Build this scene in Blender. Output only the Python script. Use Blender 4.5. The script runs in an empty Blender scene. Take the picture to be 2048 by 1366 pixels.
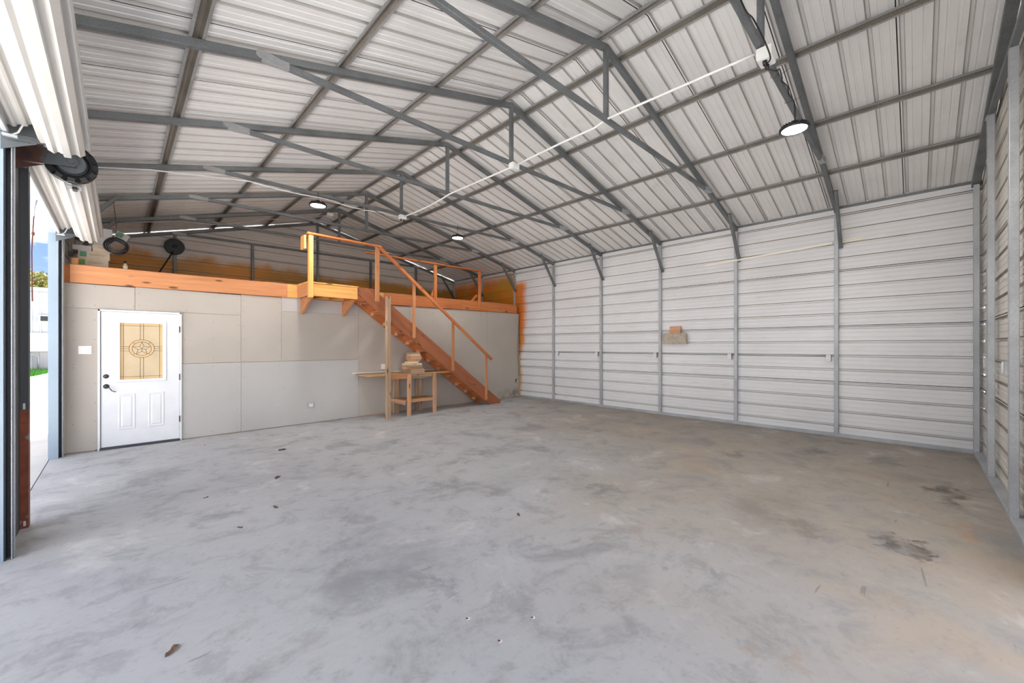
import bpy, bmesh, math, random
from mathutils import Vector, Matrix, noise
random.seed(7)
sc = bpy.context.scene
C = sc.collection
PI = math.pi

# ------------------------------------------------------------------ camera
CAM_H = 1.519
cam_d = bpy.data.cameras.new('camera')
cam = bpy.data.objects.new('camera', cam_d)
C.objects.link(cam)
cam.location = (0, 0, CAM_H)
cam.rotation_euler = (PI / 2, 0, -0.779)
cam_d.sensor_width = 36.0
cam_d.lens = 798.165 / 2048 * 36.0
cam_d.shift_y = (691.6 - 683.0) / 2048
cam_d.clip_start = 0.05
cam_d.clip_end = 400
sc.camera = cam

# ------------------------------------------------------------------ world, sun, exposure
w = bpy.data.worlds.new('world')
sc.world = w
w.use_nodes = True
nt = w.node_tree
nt.nodes.clear()
wo = nt.nodes.new('ShaderNodeOutputWorld')
bg = nt.nodes.new('ShaderNodeBackground')
bg.inputs['Strength'].default_value = 1.3
tc = nt.nodes.new('ShaderNodeTexCoord')
sp = nt.nodes.new('ShaderNodeSeparateXYZ')
rp = nt.nodes.new('ShaderNodeValToRGB')
rp.color_ramp.elements[0].position = 0.0
rp.color_ramp.elements[0].color = (0.20, 0.27, 0.38, 1)
rp.color_ramp.elements[1].position = 0.75
rp.color_ramp.elements[1].color = (0.06, 0.11, 0.26, 1)
e = rp.color_ramp.elements.new(0.18)
e.color = (0.12, 0.19, 0.33, 1)
nz = nt.nodes.new('ShaderNodeTexNoise')
nz.inputs['Scale'].default_value = 2.2
nz.inputs['Detail'].default_value = 6
mp = nt.nodes.new('ShaderNodeMapping')
mp.inputs['Scale'].default_value = (1, 1, 3.2)
cr = nt.nodes.new('ShaderNodeValToRGB')
cr.color_ramp.elements[0].position = 0.49
cr.color_ramp.elements[1].position = 0.60
mx = nt.nodes.new('ShaderNodeMixRGB')
mx.inputs[2].default_value = (1.7, 1.69, 1.68, 1)
L = nt.links.new
L(tc.outputs['Generated'], sp.inputs[0])
L(sp.outputs['Z'], rp.inputs[0])
L(tc.outputs['Generated'], mp.inputs[0])
L(mp.outputs[0], nz.inputs['Vector'])
L(nz.outputs['Fac'], cr.inputs[0])
L(cr.outputs[0], mx.inputs[0])
L(rp.outputs[0], mx.inputs[1])
L(mx.outputs[0], bg.inputs[0])
L(bg.outputs[0], wo.inputs[0])

sun_d = bpy.data.lights.new('sun', 'SUN')
sun_d.energy = 15.0
sun_d.angle = math.radians(0.6)
sun_d.color = (1.0, 0.97, 0.93)
sun = bpy.data.objects.new('sun', sun_d)
C.objects.link(sun)
sdir = Vector((-0.22, -1.0, -1.75)).normalized()
sun.rotation_euler = sdir.to_track_quat('-Z', 'Y').to_euler()
sun.location = (5, 20, 20)
LAMP_W = 120.0        # emission of a high-bay lamp lens

sc.view_settings.view_transform = 'Standard'
sc.view_settings.look = 'None'
sc.view_settings.gamma = 1.0
sc.view_settings.use_curve_mapping = False
sc.view_settings.exposure = 1.27
sc.cycles.max_bounces = 12
sc.cycles.diffuse_bounces = 8
sc.cycles.sample_clamp_indirect = 6.0
sc.cycles.use_denoising = True

# ------------------------------------------------------------------ materials
def lin(r, g, b):
    f = lambda v: ((v / 255 + 0.055) / 1.055) ** 2.4 if v / 255 > 0.04045 else v / 255 / 12.92
    return (f(r), f(g), f(b), 1)

class N:
    """small node-graph helper"""
    def __init__(s, name, rough=0.6, metal=0.0, spec=0.5):
        s.m = bpy.data.materials.new(name); s.m.use_nodes = True
        s.t = s.m.node_tree; s.b = s.t.nodes['Principled BSDF']
        s.b.inputs['Roughness'].default_value = rough
        s.b.inputs['Metallic'].default_value = metal
        s.b.inputs['Specular IOR Level'].default_value = spec
    def n(s, k, **kw):
        x = s.t.nodes.new('ShaderNode' + k)
        for a, v in kw.items(): setattr(x, a, v)
        return x
    def l(s, a, b): s.t.links.new(a, b)
    def coord(s, kind='Object'):
        if kind == 'Position': return s.n('NewGeometry').outputs['Position']
        return s.n('TexCoord').outputs[kind]
    def mapped(s, vec, scale=(1, 1, 1), loc=(0, 0, 0)):
        m = s.n('Mapping'); s.l(vec, m.inputs[0]); m.inputs['Scale'].default_value = scale
        m.inputs['Location'].default_value = loc
        return m.outputs[0]
    def noise(s, vec, scale, detail=4, rough=0.55, dist=0.0):
        x = s.n('TexNoise'); s.l(vec, x.inputs['Vector']); x.inputs['Scale'].default_value = scale
        x.inputs['Detail'].default_value = detail; x.inputs['Roughness'].default_value = rough
        x.inputs['Distortion'].default_value = dist
        return x.outputs['Fac']
    def ramp(s, fac, stops):
        r = s.n('ValToRGB'); s.l(fac, r.inputs[0]); cr = r.color_ramp
        cr.elements[0].position, cr.elements[0].color = stops[0][0], stops[0][1]
        cr.elements[1].position, cr.elements[1].color = stops[-1][0], stops[-1][1]
        for p, c in stops[1:-1]:
            e = cr.elements.new(p); e.color = c
        return r.outputs[0]
    def mask(s, fac, a, b):
        r = s.n('MapRange'); r.interpolation_type = 'SMOOTHSTEP'; s.l(fac, r.inputs[0])
        r.inputs[1].default_value = a; r.inputs[2].default_value = b
        return r.outputs[0]
    def mix(s, fac, a, b, mode='MIX'):
        x = s.n('MixRGB', blend_type=mode)
        for i, v in enumerate((fac, a, b)):
            if hasattr(v, 'links') or hasattr(v, 'is_linked'): s.l(v, x.inputs[i])
            else: x.inputs[i].default_value = v
        return x.outputs[0]
    def math(s, op, a, b=None, clamp=False):
        x = s.n('Math', operation=op, use_clamp=clamp)
        for i, v in enumerate((a, b)):
            if v is None: continue
            if hasattr(v, 'is_linked'): s.l(v, x.inputs[i])
            else: x.inputs[i].default_value = v
        return x.outputs[0]
    def color(s, c): s.l(c, s.b.inputs['Base Color'])
    def bump(s, h, strength=0.3, dist=0.01):
        x = s.n('Bump'); s.l(h, x.inputs['Height']); x.inputs['Strength'].default_value = strength
        x.inputs['Distance'].default_value = dist; s.l(x.outputs[0], s.b.inputs['Normal'])
    def rough(s, r): s.l(r, s.b.inputs['Roughness'])

def flat(name, rgb, rough=0.6, metal=0.0, var=0.06, scale=6.0, spec=0.5):
    k = N(name, rough, metal, spec)
    c = lin(*rgb)
    d = tuple(max(0, v * (1 - var * 2.2)) for v in c[:3]) + (1,)
    u = tuple(min(1, v * (1 + var)) for v in c[:3]) + (1,)
    k.color(k.ramp(k.noise(k.coord('Position'), scale, 5), [(0.3, d), (0.7, u)]))
    return k.m

def steel(name, lo, hi, metal=0.35, rough=0.5):
    k = N(name, rough, metal)
    P = k.coord('Position')
    a = k.noise(P, 90, 3, 0.7)
    b = k.noise(P, 3.0, 5)
    c = k.ramp(a, [(0.25, lin(*lo)), (0.75, lin(*hi))])
    c = k.mix(k.mask(b, 0.35, 0.75), c, lin(*[int(v * 0.8) for v in lo]), 'MIX')
    c2 = k.mix(0.45, k.ramp(a, [(0.25, lin(*lo)), (0.75, lin(*hi))]), c)
    k.color(c2)
    k.rough(k.mask(a, -0.8, 1.6))
    k.bump(a, 0.12, 0.004)
    return k.m

def panel(name, base, dirt=(150, 125, 95), paint=None, specks=True, rough=0.42, dirt_amt=0.35):
    k = N(name, rough, 0.0, 0.5)
    P = k.coord('Position')
    a = k.noise(P, 0.9, 4)
    c = k.ramp(a, [(0.3, lin(*[int(v * 0.955) for v in base])), (0.7, lin(*base))])
    g = k.noise(k.mapped(P, (1.6, 1.6, 9)), 1.1, 6, 0.65)
    c = k.mix(k.math('MULTIPLY', k.mask(g, 0.56, 0.8), dirt_amt), c, lin(*dirt))
    if specks:
        v = k.n('TexVoronoi'); k.l(P, v.inputs['Vector']); v.inputs['Scale'].default_value = 5.5
        s1 = k.mask(v.outputs['Distance'], 0.035, 0.02)
        s1 = k.math('MULTIPLY', s1, k.mask(k.noise(P, 3.1, 2), 0.5, 0.6))
        c = k.mix(k.math('MULTIPLY', s1, 0.7), c, lin(70, 66, 62))
    if paint == 'right':
        s = k.n('SeparateXYZ'); k.l(P, s.inputs[0])
        wob = k.math('MULTIPLY', k.math('SUBTRACT', k.noise(P, 2.2, 1), 0.5), 0.20)
        y = k.math('ADD', s.outputs['Y'], wob)
        z = k.math('ADD', s.outputs['Z'], wob)
        # wide upper stroke
        up = k.math('MULTIPLY', k.mask(y, 8.02, 8.28), k.mask(z, 3.56, 3.30))
        up = k.math('MULTIPLY', up, k.mask(k.math('ADD', z, k.math('MULTIPLY', y, 2.2)), 19.3, 20.1))
        lowr = k.math('MULTIPLY', k.mask(y, 8.20, 8.42), k.mask(z, 2.4, 1.9))
        c = k.mix(k.math('MULTIPLY', up, 0.97), c, lin(226, 122, 22))
        c = k.mix(k.math('MULTIPLY', lowr, 0.72), c, lin(222, 168, 84))
        beh = k.math('MULTIPLY', k.mask(y, 8.62, 8.7), k.mask(z, 3.86, 3.5))
        c = k.mix(k.math('MULTIPLY', beh, 0.95), c, k.ramp(k.noise(P, 1.7, 3), [(0.35, lin(196, 150, 50)), (0.6, lin(222, 120, 30))]))
    if paint == 'end':
        s = k.n('SeparateXYZ'); k.l(P, s.inputs[0])
        wob = k.math('MULTIPLY', k.math('SUBTRACT', k.noise(k.mapped(P, (1, 1, 1)), 1.3, 3), 0.5), 0.55)
        z = k.math('ADD', s.outputs['Z'], wob)
        m1 = k.mask(z, 3.62, 3.38)
        c = k.mix(k.math('MULTIPLY', m1, 0.95), c, k.ramp(k.noise(P, 0.9, 3), [(0.35, lin(176, 128, 46)), (0.65, lin(224, 146, 40))]))
    k.color(c)
    k.bump(k.noise(P, 14, 3), 0.06, 0.01)
    return k.m

def wood(name, lo, hi, dark, rough=0.6, knots=True, gray=0.0):
    k = N(name, rough, 0.0, 0.3)
    O = k.coord('Object')
    inf = k.n('ObjectInfo')
    cmb = k.n('CombineXYZ')
    k.l(k.math('MULTIPLY', inf.outputs['Random'], 37.0), cmb.inputs[0])
    k.l(k.math('MULTIPLY', inf.outputs['Random'], 11.0), cmb.inputs[2])
    add = k.n('VectorMath', operation='ADD'); k.l(O, add.inputs[0]); k.l(cmb.outputs[0], add.inputs[1])
    V = add.outputs[0]
    g1 = k.noise(k.mapped(V, (1.1, 26, 26)), 1.0, 5, 0.6, 0.4)
    g2 = k.noise(k.mapped(V, (0.7, 5, 5)), 1.3, 3, 0.5, 0.6)
    c = k.ramp(g1, [(0.28, lin(*lo)), (0.72, lin(*hi))])
    c = k.mix(k.math('MULTIPLY', k.mask(g2, 0.45, 0.75), 0.45), c, lin(*dark))
    if knots:
        v = k.n('TexVoronoi'); k.l(k.mapped(V, (2.1, 7.5, 7.5)), v.inputs['Vector']); v.inputs['Scale'].default_value = 1.0
        kn = k.mask(v.outputs['Distance'], 0.17, 0.07)
        c = k.mix(k.math('MULTIPLY', kn, 0.8), c, lin(*[int(q * 0.42) for q in dark]))
    hv = k.n('HueSaturation'); k.l(c, hv.inputs['Color'])
    k.l(k.math('ADD', k.math('MULTIPLY', inf.outputs['Random'], 0.22), 0.89), hv.inputs['Value'])
    hv.inputs['Saturation'].default_value = 1.0 - gray
    k.color(hv.outputs[0])
    k.bump(g1, 0.25, 0.003)
    return k.m

M = {}
M['steel_dark'] = steel('galvanized_frame', (108, 111, 114), (152, 156, 160), 0.55, 0.42)
M['steel_light'] = steel('galvanized_post', (168, 171, 175), (206, 209, 213), 0.45, 0.42)
M['purlin'] = steel('galvanized_purlin', (146, 146, 146), (192, 192, 192), 0.35, 0.5)
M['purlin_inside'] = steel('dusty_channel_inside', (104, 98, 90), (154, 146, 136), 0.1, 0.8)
M['silver_paint'] = steel('silver_weld_paint', (150, 153, 155), (188, 190, 192), 0.3, 0.4)
M['roof'] = panel('roof_sheet_white', (238, 237, 236), dirt=(150, 146, 142), dirt_amt=0.18)
M['wall_right'] = panel('wall_sheet_white', (232, 232, 234), dirt=(196, 180, 158), paint='right', specks=False, rough=0.36, dirt_amt=0.4)
M['wall_end'] = panel('end_wall_sheet', (216, 208, 202), paint='end', specks=False, rough=0.45)
M['wall_near'] = panel('near_wall_sheet', (222, 218, 210), dirt=(170, 150, 120), specks=False, rough=0.42, dirt_amt=0.55)
M['rib_dirt_shade'] = panel('rib_dirt_shade', (176, 168, 158), dirt=(120, 100, 78), specks=False, dirt_amt=0.6)  # wall rib webs: brown dirt plus groove shade painted into the colour
M['rib_roof_shade'] = panel('rib_roof_shade', (196, 193, 190), dirt=(140, 132, 122), specks=False, dirt_amt=0.4)  # roof rib webs toned down to paint in the groove shade
M['gap'] = flat('sheet_lap_gap', (58, 54, 50), 0.9, var=0.1)
M['ply'] = wood('plywood', (172, 130, 88), (198, 158, 112), (140, 100, 64), knots=False)
M['pine'] = wood('pine_orange', (182, 104, 58), (208, 132, 80), (150, 80, 44))
M['pine_brown'] = wood('pine_brown', (146, 88, 58), (172, 108, 74), (118, 66, 42))
M['pine_beam'] = wood('pine_rim_board', (186, 122, 80), (206, 146, 102), (160, 96, 58))
M['pine_yellow'] = wood('pine_golden', (222, 158, 84), (240, 188, 116), (198, 124, 58))
M['wood_old'] = wood('weathered_lumber', (164, 134, 108), (196, 168, 140), (132, 102, 78))
M['wood_block'] = wood('cut_lumber', (196, 144, 108), (220, 172, 138), (158, 108, 76))
M['wood_pale'] = wood('pale_lumber', (206, 184, 146), (228, 208, 174), (180, 146, 98))
M['white_paint'] = flat('white_door_paint', (226, 227, 230), 0.4, var=0.02)
M['white_plastic'] = flat('white_plastic', (236, 236, 234), 0.35, var=0.01)
M['coil'] = flat('roll_door_white', (192, 190, 187), 0.34, var=0.03, scale=2.0)
M['black'] = flat('black_plastic', (26, 27, 30), 0.4, var=0.1)
M['bronze'] = flat('aged_bronze', (74, 72, 70), 0.35, 0.5, var=0.1)
M['came'] = flat('brass_came', (120, 84, 46), 0.4, 0.4, var=0.1)
M['blue_trim'] = flat('blue_grey_trim', (150, 166, 180), 0.4, 0.0, var=0.05, scale=1.5)
M['dark_trim'] = flat('dark_grey_trim', (60, 64, 70), 0.5, 0.0, var=0.08)
M['grey_paint'] = flat('grey_primer', (92, 98, 102), 0.5, 0.1, var=0.1)
M['tan_card'] = flat('box_cardboard', (196, 178, 156), 0.8, var=0.06, scale=9)
M['grey_card'] = flat('box_cardboard_grey', (178, 172, 170), 0.8, var=0.06, scale=9)
M['brown_card'] = flat('box_cardboard_brown', (184, 140, 92), 0.8, var=0.06, scale=9)
M['green'] = flat('green_label', (104, 148, 62), 0.6, var=0.02)
M['teal'] = flat('teal_label', (78, 134, 104), 0.6, var=0.02)
M['ink'] = flat('brown_ink', (128, 104, 88), 0.7, var=0.02)
M['label_white'] = flat('label_white', (214, 218, 224), 0.6, var=0.02)
M['leaf'] = flat('dry_leaf', (112, 84, 62), 0.8, var=0.25, scale=60)
M['cream'] = flat('cream_strip', (248, 243, 230), 0.5, var=0.02)
M['rope'] = flat('red_rope', (112, 66, 56), 0.9, var=0.1, scale=80)
M['rust'] = flat('rust', (140, 84, 52), 0.8, var=0.3, scale=60)
M['yellow_foam'] = flat('yellow_foam', (222, 190, 110), 0.9, var=0.1, scale=20)

# rusty column
k = N('rusty_red_primer', 0.6, 0.1)
P = k.coord('Position'); s = k.n('SeparateXYZ'); k.l(P, s.inputs[0])
nz1 = k.noise(P, 9, 5, 0.7)
z = k.math('ADD', s.outputs['Z'], k.math('MULTIPLY', k.math('SUBTRACT', nz1, 0.5), 0.06))
c = k.mix(k.mask(z, 0.99, 0.97), lin(72, 74, 78), k.ramp(nz1, [(0.3, lin(110, 52, 36)), (0.7, lin(146, 80, 52))]))
v = k.n('TexVoronoi'); k.l(P, v.inputs['Vector']); v.inputs['Scale'].default_value = 7
c = k.mix(k.math('MULTIPLY', k.mask(v.outputs['Distance'], 0.26, 0.2), k.mask(z, 0.95, 0.9)), c, lin(138, 128, 122))
k.color(c); M['rusty'] = k.m
k = N('bracket_primer', 0.5, 0.1)
P = k.coord('Position'); s = k.n('SeparateXYZ'); k.l(P, s.inputs[0])
nz1 = k.noise(P, 12, 5, 0.7)
x = k.math('ADD', s.outputs['X'], k.math('MULTIPLY', k.math('SUBTRACT', nz1, 0.5), 0.22))
k.color(k.mix(k.mask(x, -0.40, -0.44), lin(92, 98, 102), k.ramp(nz1, [(0.35, lin(62, 44, 44)), (0.7, lin(104, 66, 54))])))
M['bracket'] = k.m

# drywall
def drywall(nm, lo, hi):
    global M
    k = N(nm, 0.9, 0, 0.2)
    P = k.coord('Position')
    c = k.ramp(k.noise(P, 0.8, 4), [(0.3, lin(*lo)), (0.7, lin(*hi))])
    c = k.mix(k.math('MULTIPLY', k.mask(k.noise(P, 5, 6, 0.7), 0.6, 0.8), 0.18), c, lin(150, 146, 142))
    inf = k.n('ObjectInfo')
    hv = k.n('HueSaturation'); k.l(c, hv.inputs['Color'])
    k.l(k.math('ADD', k.math('MULTIPLY', inf.outputs['Random'], 0.05), 0.975), hv.inputs['Value'])
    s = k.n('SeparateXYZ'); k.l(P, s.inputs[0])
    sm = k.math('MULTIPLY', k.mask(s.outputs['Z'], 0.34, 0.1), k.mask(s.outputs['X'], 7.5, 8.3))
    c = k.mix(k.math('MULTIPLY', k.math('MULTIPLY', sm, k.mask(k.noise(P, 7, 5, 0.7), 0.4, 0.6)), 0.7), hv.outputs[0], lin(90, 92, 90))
    k.color(c); return k.m
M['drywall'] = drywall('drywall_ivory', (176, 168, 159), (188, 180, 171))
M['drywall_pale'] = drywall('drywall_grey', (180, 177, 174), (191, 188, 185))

# door glass
k = N('textured_glass', 0.25, 0, 0.5)
P = k.coord('Position')
k.color(k.ramp(k.noise(P, 3, 3), [(0.3, lin(206, 184, 150)), (0.7, lin(222, 198, 160))]))
k.b.inputs['Transmission Weight'].default_value = 0.15
k.bump(k.noise(P, 160, 2), 0.3, 0.002); M['glass'] = k.m
k = N('amber_glass', 0.25, 0, 0.5)
k.color(k.ramp(k.noise(k.coord('Position'), 3, 3), [(0.3, lin(216, 180, 126)), (0.7, lin(230, 196, 140))]))
k.b.inputs['Transmission Weight'].default_value = 0.15
M['amber'] = k.m

# lamp lens
k = N('lamp_lens', 0.4)
k.b.inputs['Base Color'].default_value = (0.9, 0.9, 0.9, 1)
k.b.inputs['Emission Color'].default_value = (1.0, 0.97, 0.93, 1)
k.b.inputs['Emission Strength'].default_value = LAMP_W
M['lens'] = k.m
M['lens_dim'] = k.m.copy()
M['lens_dim'].node_tree.nodes['Principled BSDF'].inputs['Emission Strength'].default_value = 105.0

# floor concrete
k = N('concrete_floor', 0.55, 0, 0.35)
P = k.coord('Position')
big = k.noise(P, 0.32, 5, 0.6, 0.6)
mid = k.noise(P, 1.3, 7, 0.65, 0.5)
fine = k.noise(P, 22, 5, 0.7)
s = k.n('SeparateXYZ'); k.l(P, s.inputs[0])
warm = k.mask(k.math('ADD', k.math('SUBTRACT', s.outputs['X'], s.outputs['Y']), k.math('MULTIPLY', k.math('SUBTRACT', big, 0.5), 9.0)), -1.0, 3.2)
base = k.mix(warm, lin(174, 174, 175), lin(162, 154, 144))
streak = k.noise(k.mapped(P, (0.9, 3.4, 1)), 1.6, 7, 0.68, 0.8)
base = k.mix(k.math('MULTIPLY', k.mask(streak, 0.5, 0.72), 0.34), base, lin(152, 149, 148))
base = k.mix(k.math('MULTIPLY', k.mask(mid, 0.52, 0.66), 0.66), base, lin(138, 136, 136))
m2 = k.noise(k.mapped(P, (1, 1, 1), (4, 9, 0)), 3.6, 7, 0.72, 0.4)
base = k.mix(k.math('MULTIPLY', k.mask(m2, 0.5, 0.64), 0.42), base, lin(132, 130, 129))
base = k.mix(k.math('MULTIPLY', k.mask(m2, 0.44, 0.30), 0.20), base, lin(196, 194, 192))
base = k.mix(k.math('MULTIPLY', k.mask(mid, 0.42, 0.28), 0.45), base, lin(214, 212, 210))
tan = k.noise(k.mapped(P, (1, 1, 1), (13, 5, 0)), 0.9, 6, 0.65, 0.5)
base = k.mix(k.math('MULTIPLY', k.math('MULTIPLY', k.mask(tan, 0.5, 0.68), k.mask(warm, 0.1, 0.9)), 0.36), base, lin(178, 156, 132))
base = k.mix(k.math('MULTIPLY', k.mask(fine, 0.54, 0.72), 0.34), base, lin(126, 124, 124))
wn = k.n('TexNoise'); k.l(P, wn.inputs['Vector']); wn.inputs['Scale'].default_value = 3.2; wn.inputs['Detail'].default_value = 6
wn.inputs['Roughness'].default_value = 0.7
vm = k.n('VectorMath', operation='SUBTRACT'); k.l(wn.outputs['Color'], vm.inputs[0]); vm.inputs[1].default_value = (0.5, 0.5, 0.5)
vs = k.n('VectorMath', operation='SCALE'); k.l(vm.outputs[0], vs.inputs[0]); vs.inputs['Scale'].default_value = 1.0
va = k.n('VectorMath', operation='MULTIPLY_ADD'); k.l(vm.outputs[0], va.inputs[0]); va.inputs[1].default_value = (1, 1, 0); k.l(P, va.inputs[2])
WP = va.outputs[0]
STAINS = [  # x, y, rx, ry, colour, strength
    (4.22, 0.11, 0.24, 0.13, (92, 82, 76), 0.85), (6.10, -0.22, 0.55, 0.13, (84, 82, 80), 0.85),
    (3.70, 2.36, 0.22, 0.10, (124, 122, 122), 0.7), (6.15, 1.85, 0.32, 0.12, (120, 110, 108), 0.7),
    (7.15, 1.05, 0.45, 0.14, (112, 112, 114), 0.7), (7.20, 0.30, 0.40, 0.16, (116, 114, 112), 0.7),
    (4.30, 0.95, 0.7, 0.32, (140, 132, 120), 0.65), (4.05, 0.66, 0.25, 0.12, (128, 118, 104), 0.6),
    (1.35, 2.55, 0.62, 0.36, (140, 140, 144), 0.6), (1.30, 3.05, 0.42, 0.2, (138, 138, 142), 0.55),
    (1.42, 2.05, 0.10, 0.26, (132, 132, 136), 0.6), (2.35, 1.35, 0.45, 0.25, (146, 144, 142), 0.5),
    (1.86, 5.16, 0.40, 0.14, (150, 148, 148), 0.55), (3.1, 3.3, 0.9, 0.25, (150, 148, 148), 0.4),
    (0.75, 2.9, 0.35, 0.2, (158, 158, 164), 0.5), (5.2, 2.9, 0.7, 0.3, (148, 144, 142), 0.45),
    (4.9, -0.30, 0.35, 0.10, (176, 134, 96), 0.55), (2.2, 0.5, 0.15, 0.06, (160, 138, 118), 0.4),
    (6.5, 4.4, 0.5, 0.2, (138, 136, 134), 0.5), (7.6, 6.2, 0.4, 0.16, (134, 132, 130), 0.5),
]
stn = k.noise(P, 5.0, 6, 0.7, 0.5)
for (sx, sy, rx, ry, col, st) in STAINS:
    d = k.n('VectorMath', operation='SUBTRACT'); k.l(WP, d.inputs[0]); d.inputs[1].default_value = (sx, sy, 0)
    m = k.n('VectorMath', operation='MULTIPLY'); k.l(d.outputs[0], m.inputs[0]); m.inputs[1].default_value = (1 / rx, 1 / ry, 0)
    ln = k.n('VectorMath', operation='LENGTH'); k.l(m.outputs[0], ln.inputs[0])
    base = k.mix(k.math('MULTIPLY', k.math('MULTIPLY', k.mask(ln.outputs['Value'], 1.25 if rx > 0.3 else 1.0, 0.25 if rx > 0.3 else 0.5), st), k.mask(stn, 0.25, 0.6)), base, lin(*col))
# thin dark hairline scratches
sv = k.noise(k.mapped(P, (0.8, 9, 1), (3, 1, 0)), 2.1, 3, 0.5, 0.3)
base = k.mix(k.math('MULTIPLY', k.mask(sv, 0.715, 0.75), 0.5), base, lin(104, 100, 98))
k.color(base)
k.rough(k.mask(mid, -0.5, 1.1))
k.bump(k.math('ADD', fine, k.math('MULTIPLY', mid, 2.0)), 0.15, 0.006)
M['floor'] = k.m
k = N('outside_concrete', 0.8, 0, 0.2)
P = k.coord('Position')
k.color(k.mix(k.math('MULTIPLY', k.mask(k.noise(P, 2.5, 6, 0.7), 0.5, 0.75), 0.5), lin(192, 190, 187), lin(166, 163, 158)))
M['ground'] = k.m
M['out_white'] = flat('neighbour_siding', (172, 176, 184), 0.5, var=0.03, scale=1.0)
M['grass'] = flat('grass_green', (84, 142, 58), 0.8, var=0.3, scale=30)
M['foliage'] = flat('tree_foliage', (132, 128, 62), 0.8, var=0.3, scale=6)
M['bark'] = flat('tree_bark', (96, 82, 66), 0.9, var=0.2)
M['lumber_ply'] = flat('grey_plank', (188, 176, 160), 0.8, var=0.12, scale=14)

# ------------------------------------------------------------------ object helpers
def put(o, label=None, cat=None, group=None, kind=None):
    if label: o['label'] = label
    if cat: o['category'] = cat
    if group: o['group'] = group
    if kind: o['kind'] = kind
    return o

def thing(name, label, cat, loc=(0, 0, 0), group=None, kind=None):
    o = bpy.data.objects.new(name, None); C.objects.link(o); o.location = loc
    o.empty_display_size = 0.1
    return put(o, label, cat, group, kind)

def adopt(o, p):
    if p is not None:
        o.parent = p
        root = p; off = Matrix.Identity(4)
        chain = []
        while root is not None: chain.append(root); root = root.parent
        mw = Matrix.Identity(4)
        for q in reversed(chain):
            mw = mw @ q.matrix_parent_inverse @ q.matrix_basis
        o.matrix_parent_inverse = mw.inverted()

def link(name, me, m, parent=None, mat=None, smooth=False):
    if m is not None and not me.materials: me.materials.append(m)
    o = bpy.data.objects.new(name, me); C.objects.link(o)
    adopt(o, parent)
    if mat is not None: o.matrix_basis = mat
    if smooth:
        for p in me.polygons: p.use_smooth = True
    return o

def mesh_from(bm, name):
    bmesh.ops.recalc_face_normals(bm, faces=bm.faces[:])
    me = bpy.data.meshes.new(name); bm.to_mesh(me); bm.free(); return me

def extr(bm, prof, L0, L1, mtx=None, closed=True, caps=True):
    """profile [(y,z)] extruded along x from L0 to L1"""
    a = [bm.verts.new((L0, y, z)) for y, z in prof]
    b = [bm.verts.new((L1, y, z)) for y, z in prof]
    n = len(prof)
    for i in range(n if closed else n - 1):
        j = (i + 1) % n
        bm.faces.new((a[i], a[j], b[j], b[i]))
    if closed and caps:
        bm.faces.new(a[::-1]); bm.faces.new(b)
    if mtx is not None: bmesh.ops.transform(bm, matrix=mtx, verts=a + b)
    return a + b

def rect(w, h, r=0.0):
    w /= 2; h /= 2
    if r <= 0: return [(-w, -h), (w, -h), (w, h), (-w, h)]
    return [(-w + r, -h), (w - r, -h), (w, -h + r), (w, h - r), (w - r, h), (-w + r, h), (-w, h - r), (-w, -h + r)]

def frame_between(p0, p1, up=(0, 0, 1)):
    p0 = Vector(p0); p1 = Vector(p1); x = (p1 - p0); Ln = x.length; x.normalize()
    u = Vector(up)
    if abs(x.dot(u)) > 0.98: u = Vector((0, 1, 0))
    y = u.cross(x).normalized(); z = x.cross(y).normalized()
    m = Matrix((x, y, z)).transposed().to_4x4(); m.translation = p0
    return m, Ln

def beam(name, p0, p1, wy, wz, m, parent=None, r=0.004, up=(0, 0, 1)):
    """bar from p0 to p1: wy across (horizontal), wz in the up direction"""
    mt, Ln = frame_between(p0, p1, up)
    bm = bmesh.new(); extr(bm, rect(wy, wz, r), 0, Ln)
    return link(name, mesh_from(bm, name), m, parent, mt)

def bx(bm, x0, x1, y0, y1, z0, z1, r=0.0):
    v = extr(bm, rect(y1 - y0, z1 - z0, r), x0, x1)
    bmesh.ops.translate(bm, vec=(0, (y0 + y1) / 2, (z0 + z1) / 2), verts=v)
    return v

def box(name, x0, x1, y0, y1, z0, z1, m, parent=None, r=0.0, rotz=0.0, long='x'):
    cx, cy, cz = (x0 + x1) / 2, (y0 + y1) / 2, (z0 + z1) / 2
    a, b, c = x1 - x0, y1 - y0, z1 - z0
    bm = bmesh.new()
    if long == 'z':
        extr(bm, rect(b, a, r), -c / 2, c / 2); rot = Matrix.Rotation(-PI / 2, 4, 'Y')
    elif long == 'y':
        extr(bm, rect(a, c, r), -b / 2, b / 2); rot = Matrix.Rotation(PI / 2, 4, 'Z')
    else:
        extr(bm, rect(b, c, r), -a / 2, a / 2); rot = Matrix.Identity(4)
    mt = Matrix.Translation((cx, cy, cz)) @ Matrix.Rotation(rotz, 4, 'Z') @ rot
    return link(name, mesh_from(bm, name), m, parent, mt)

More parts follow.
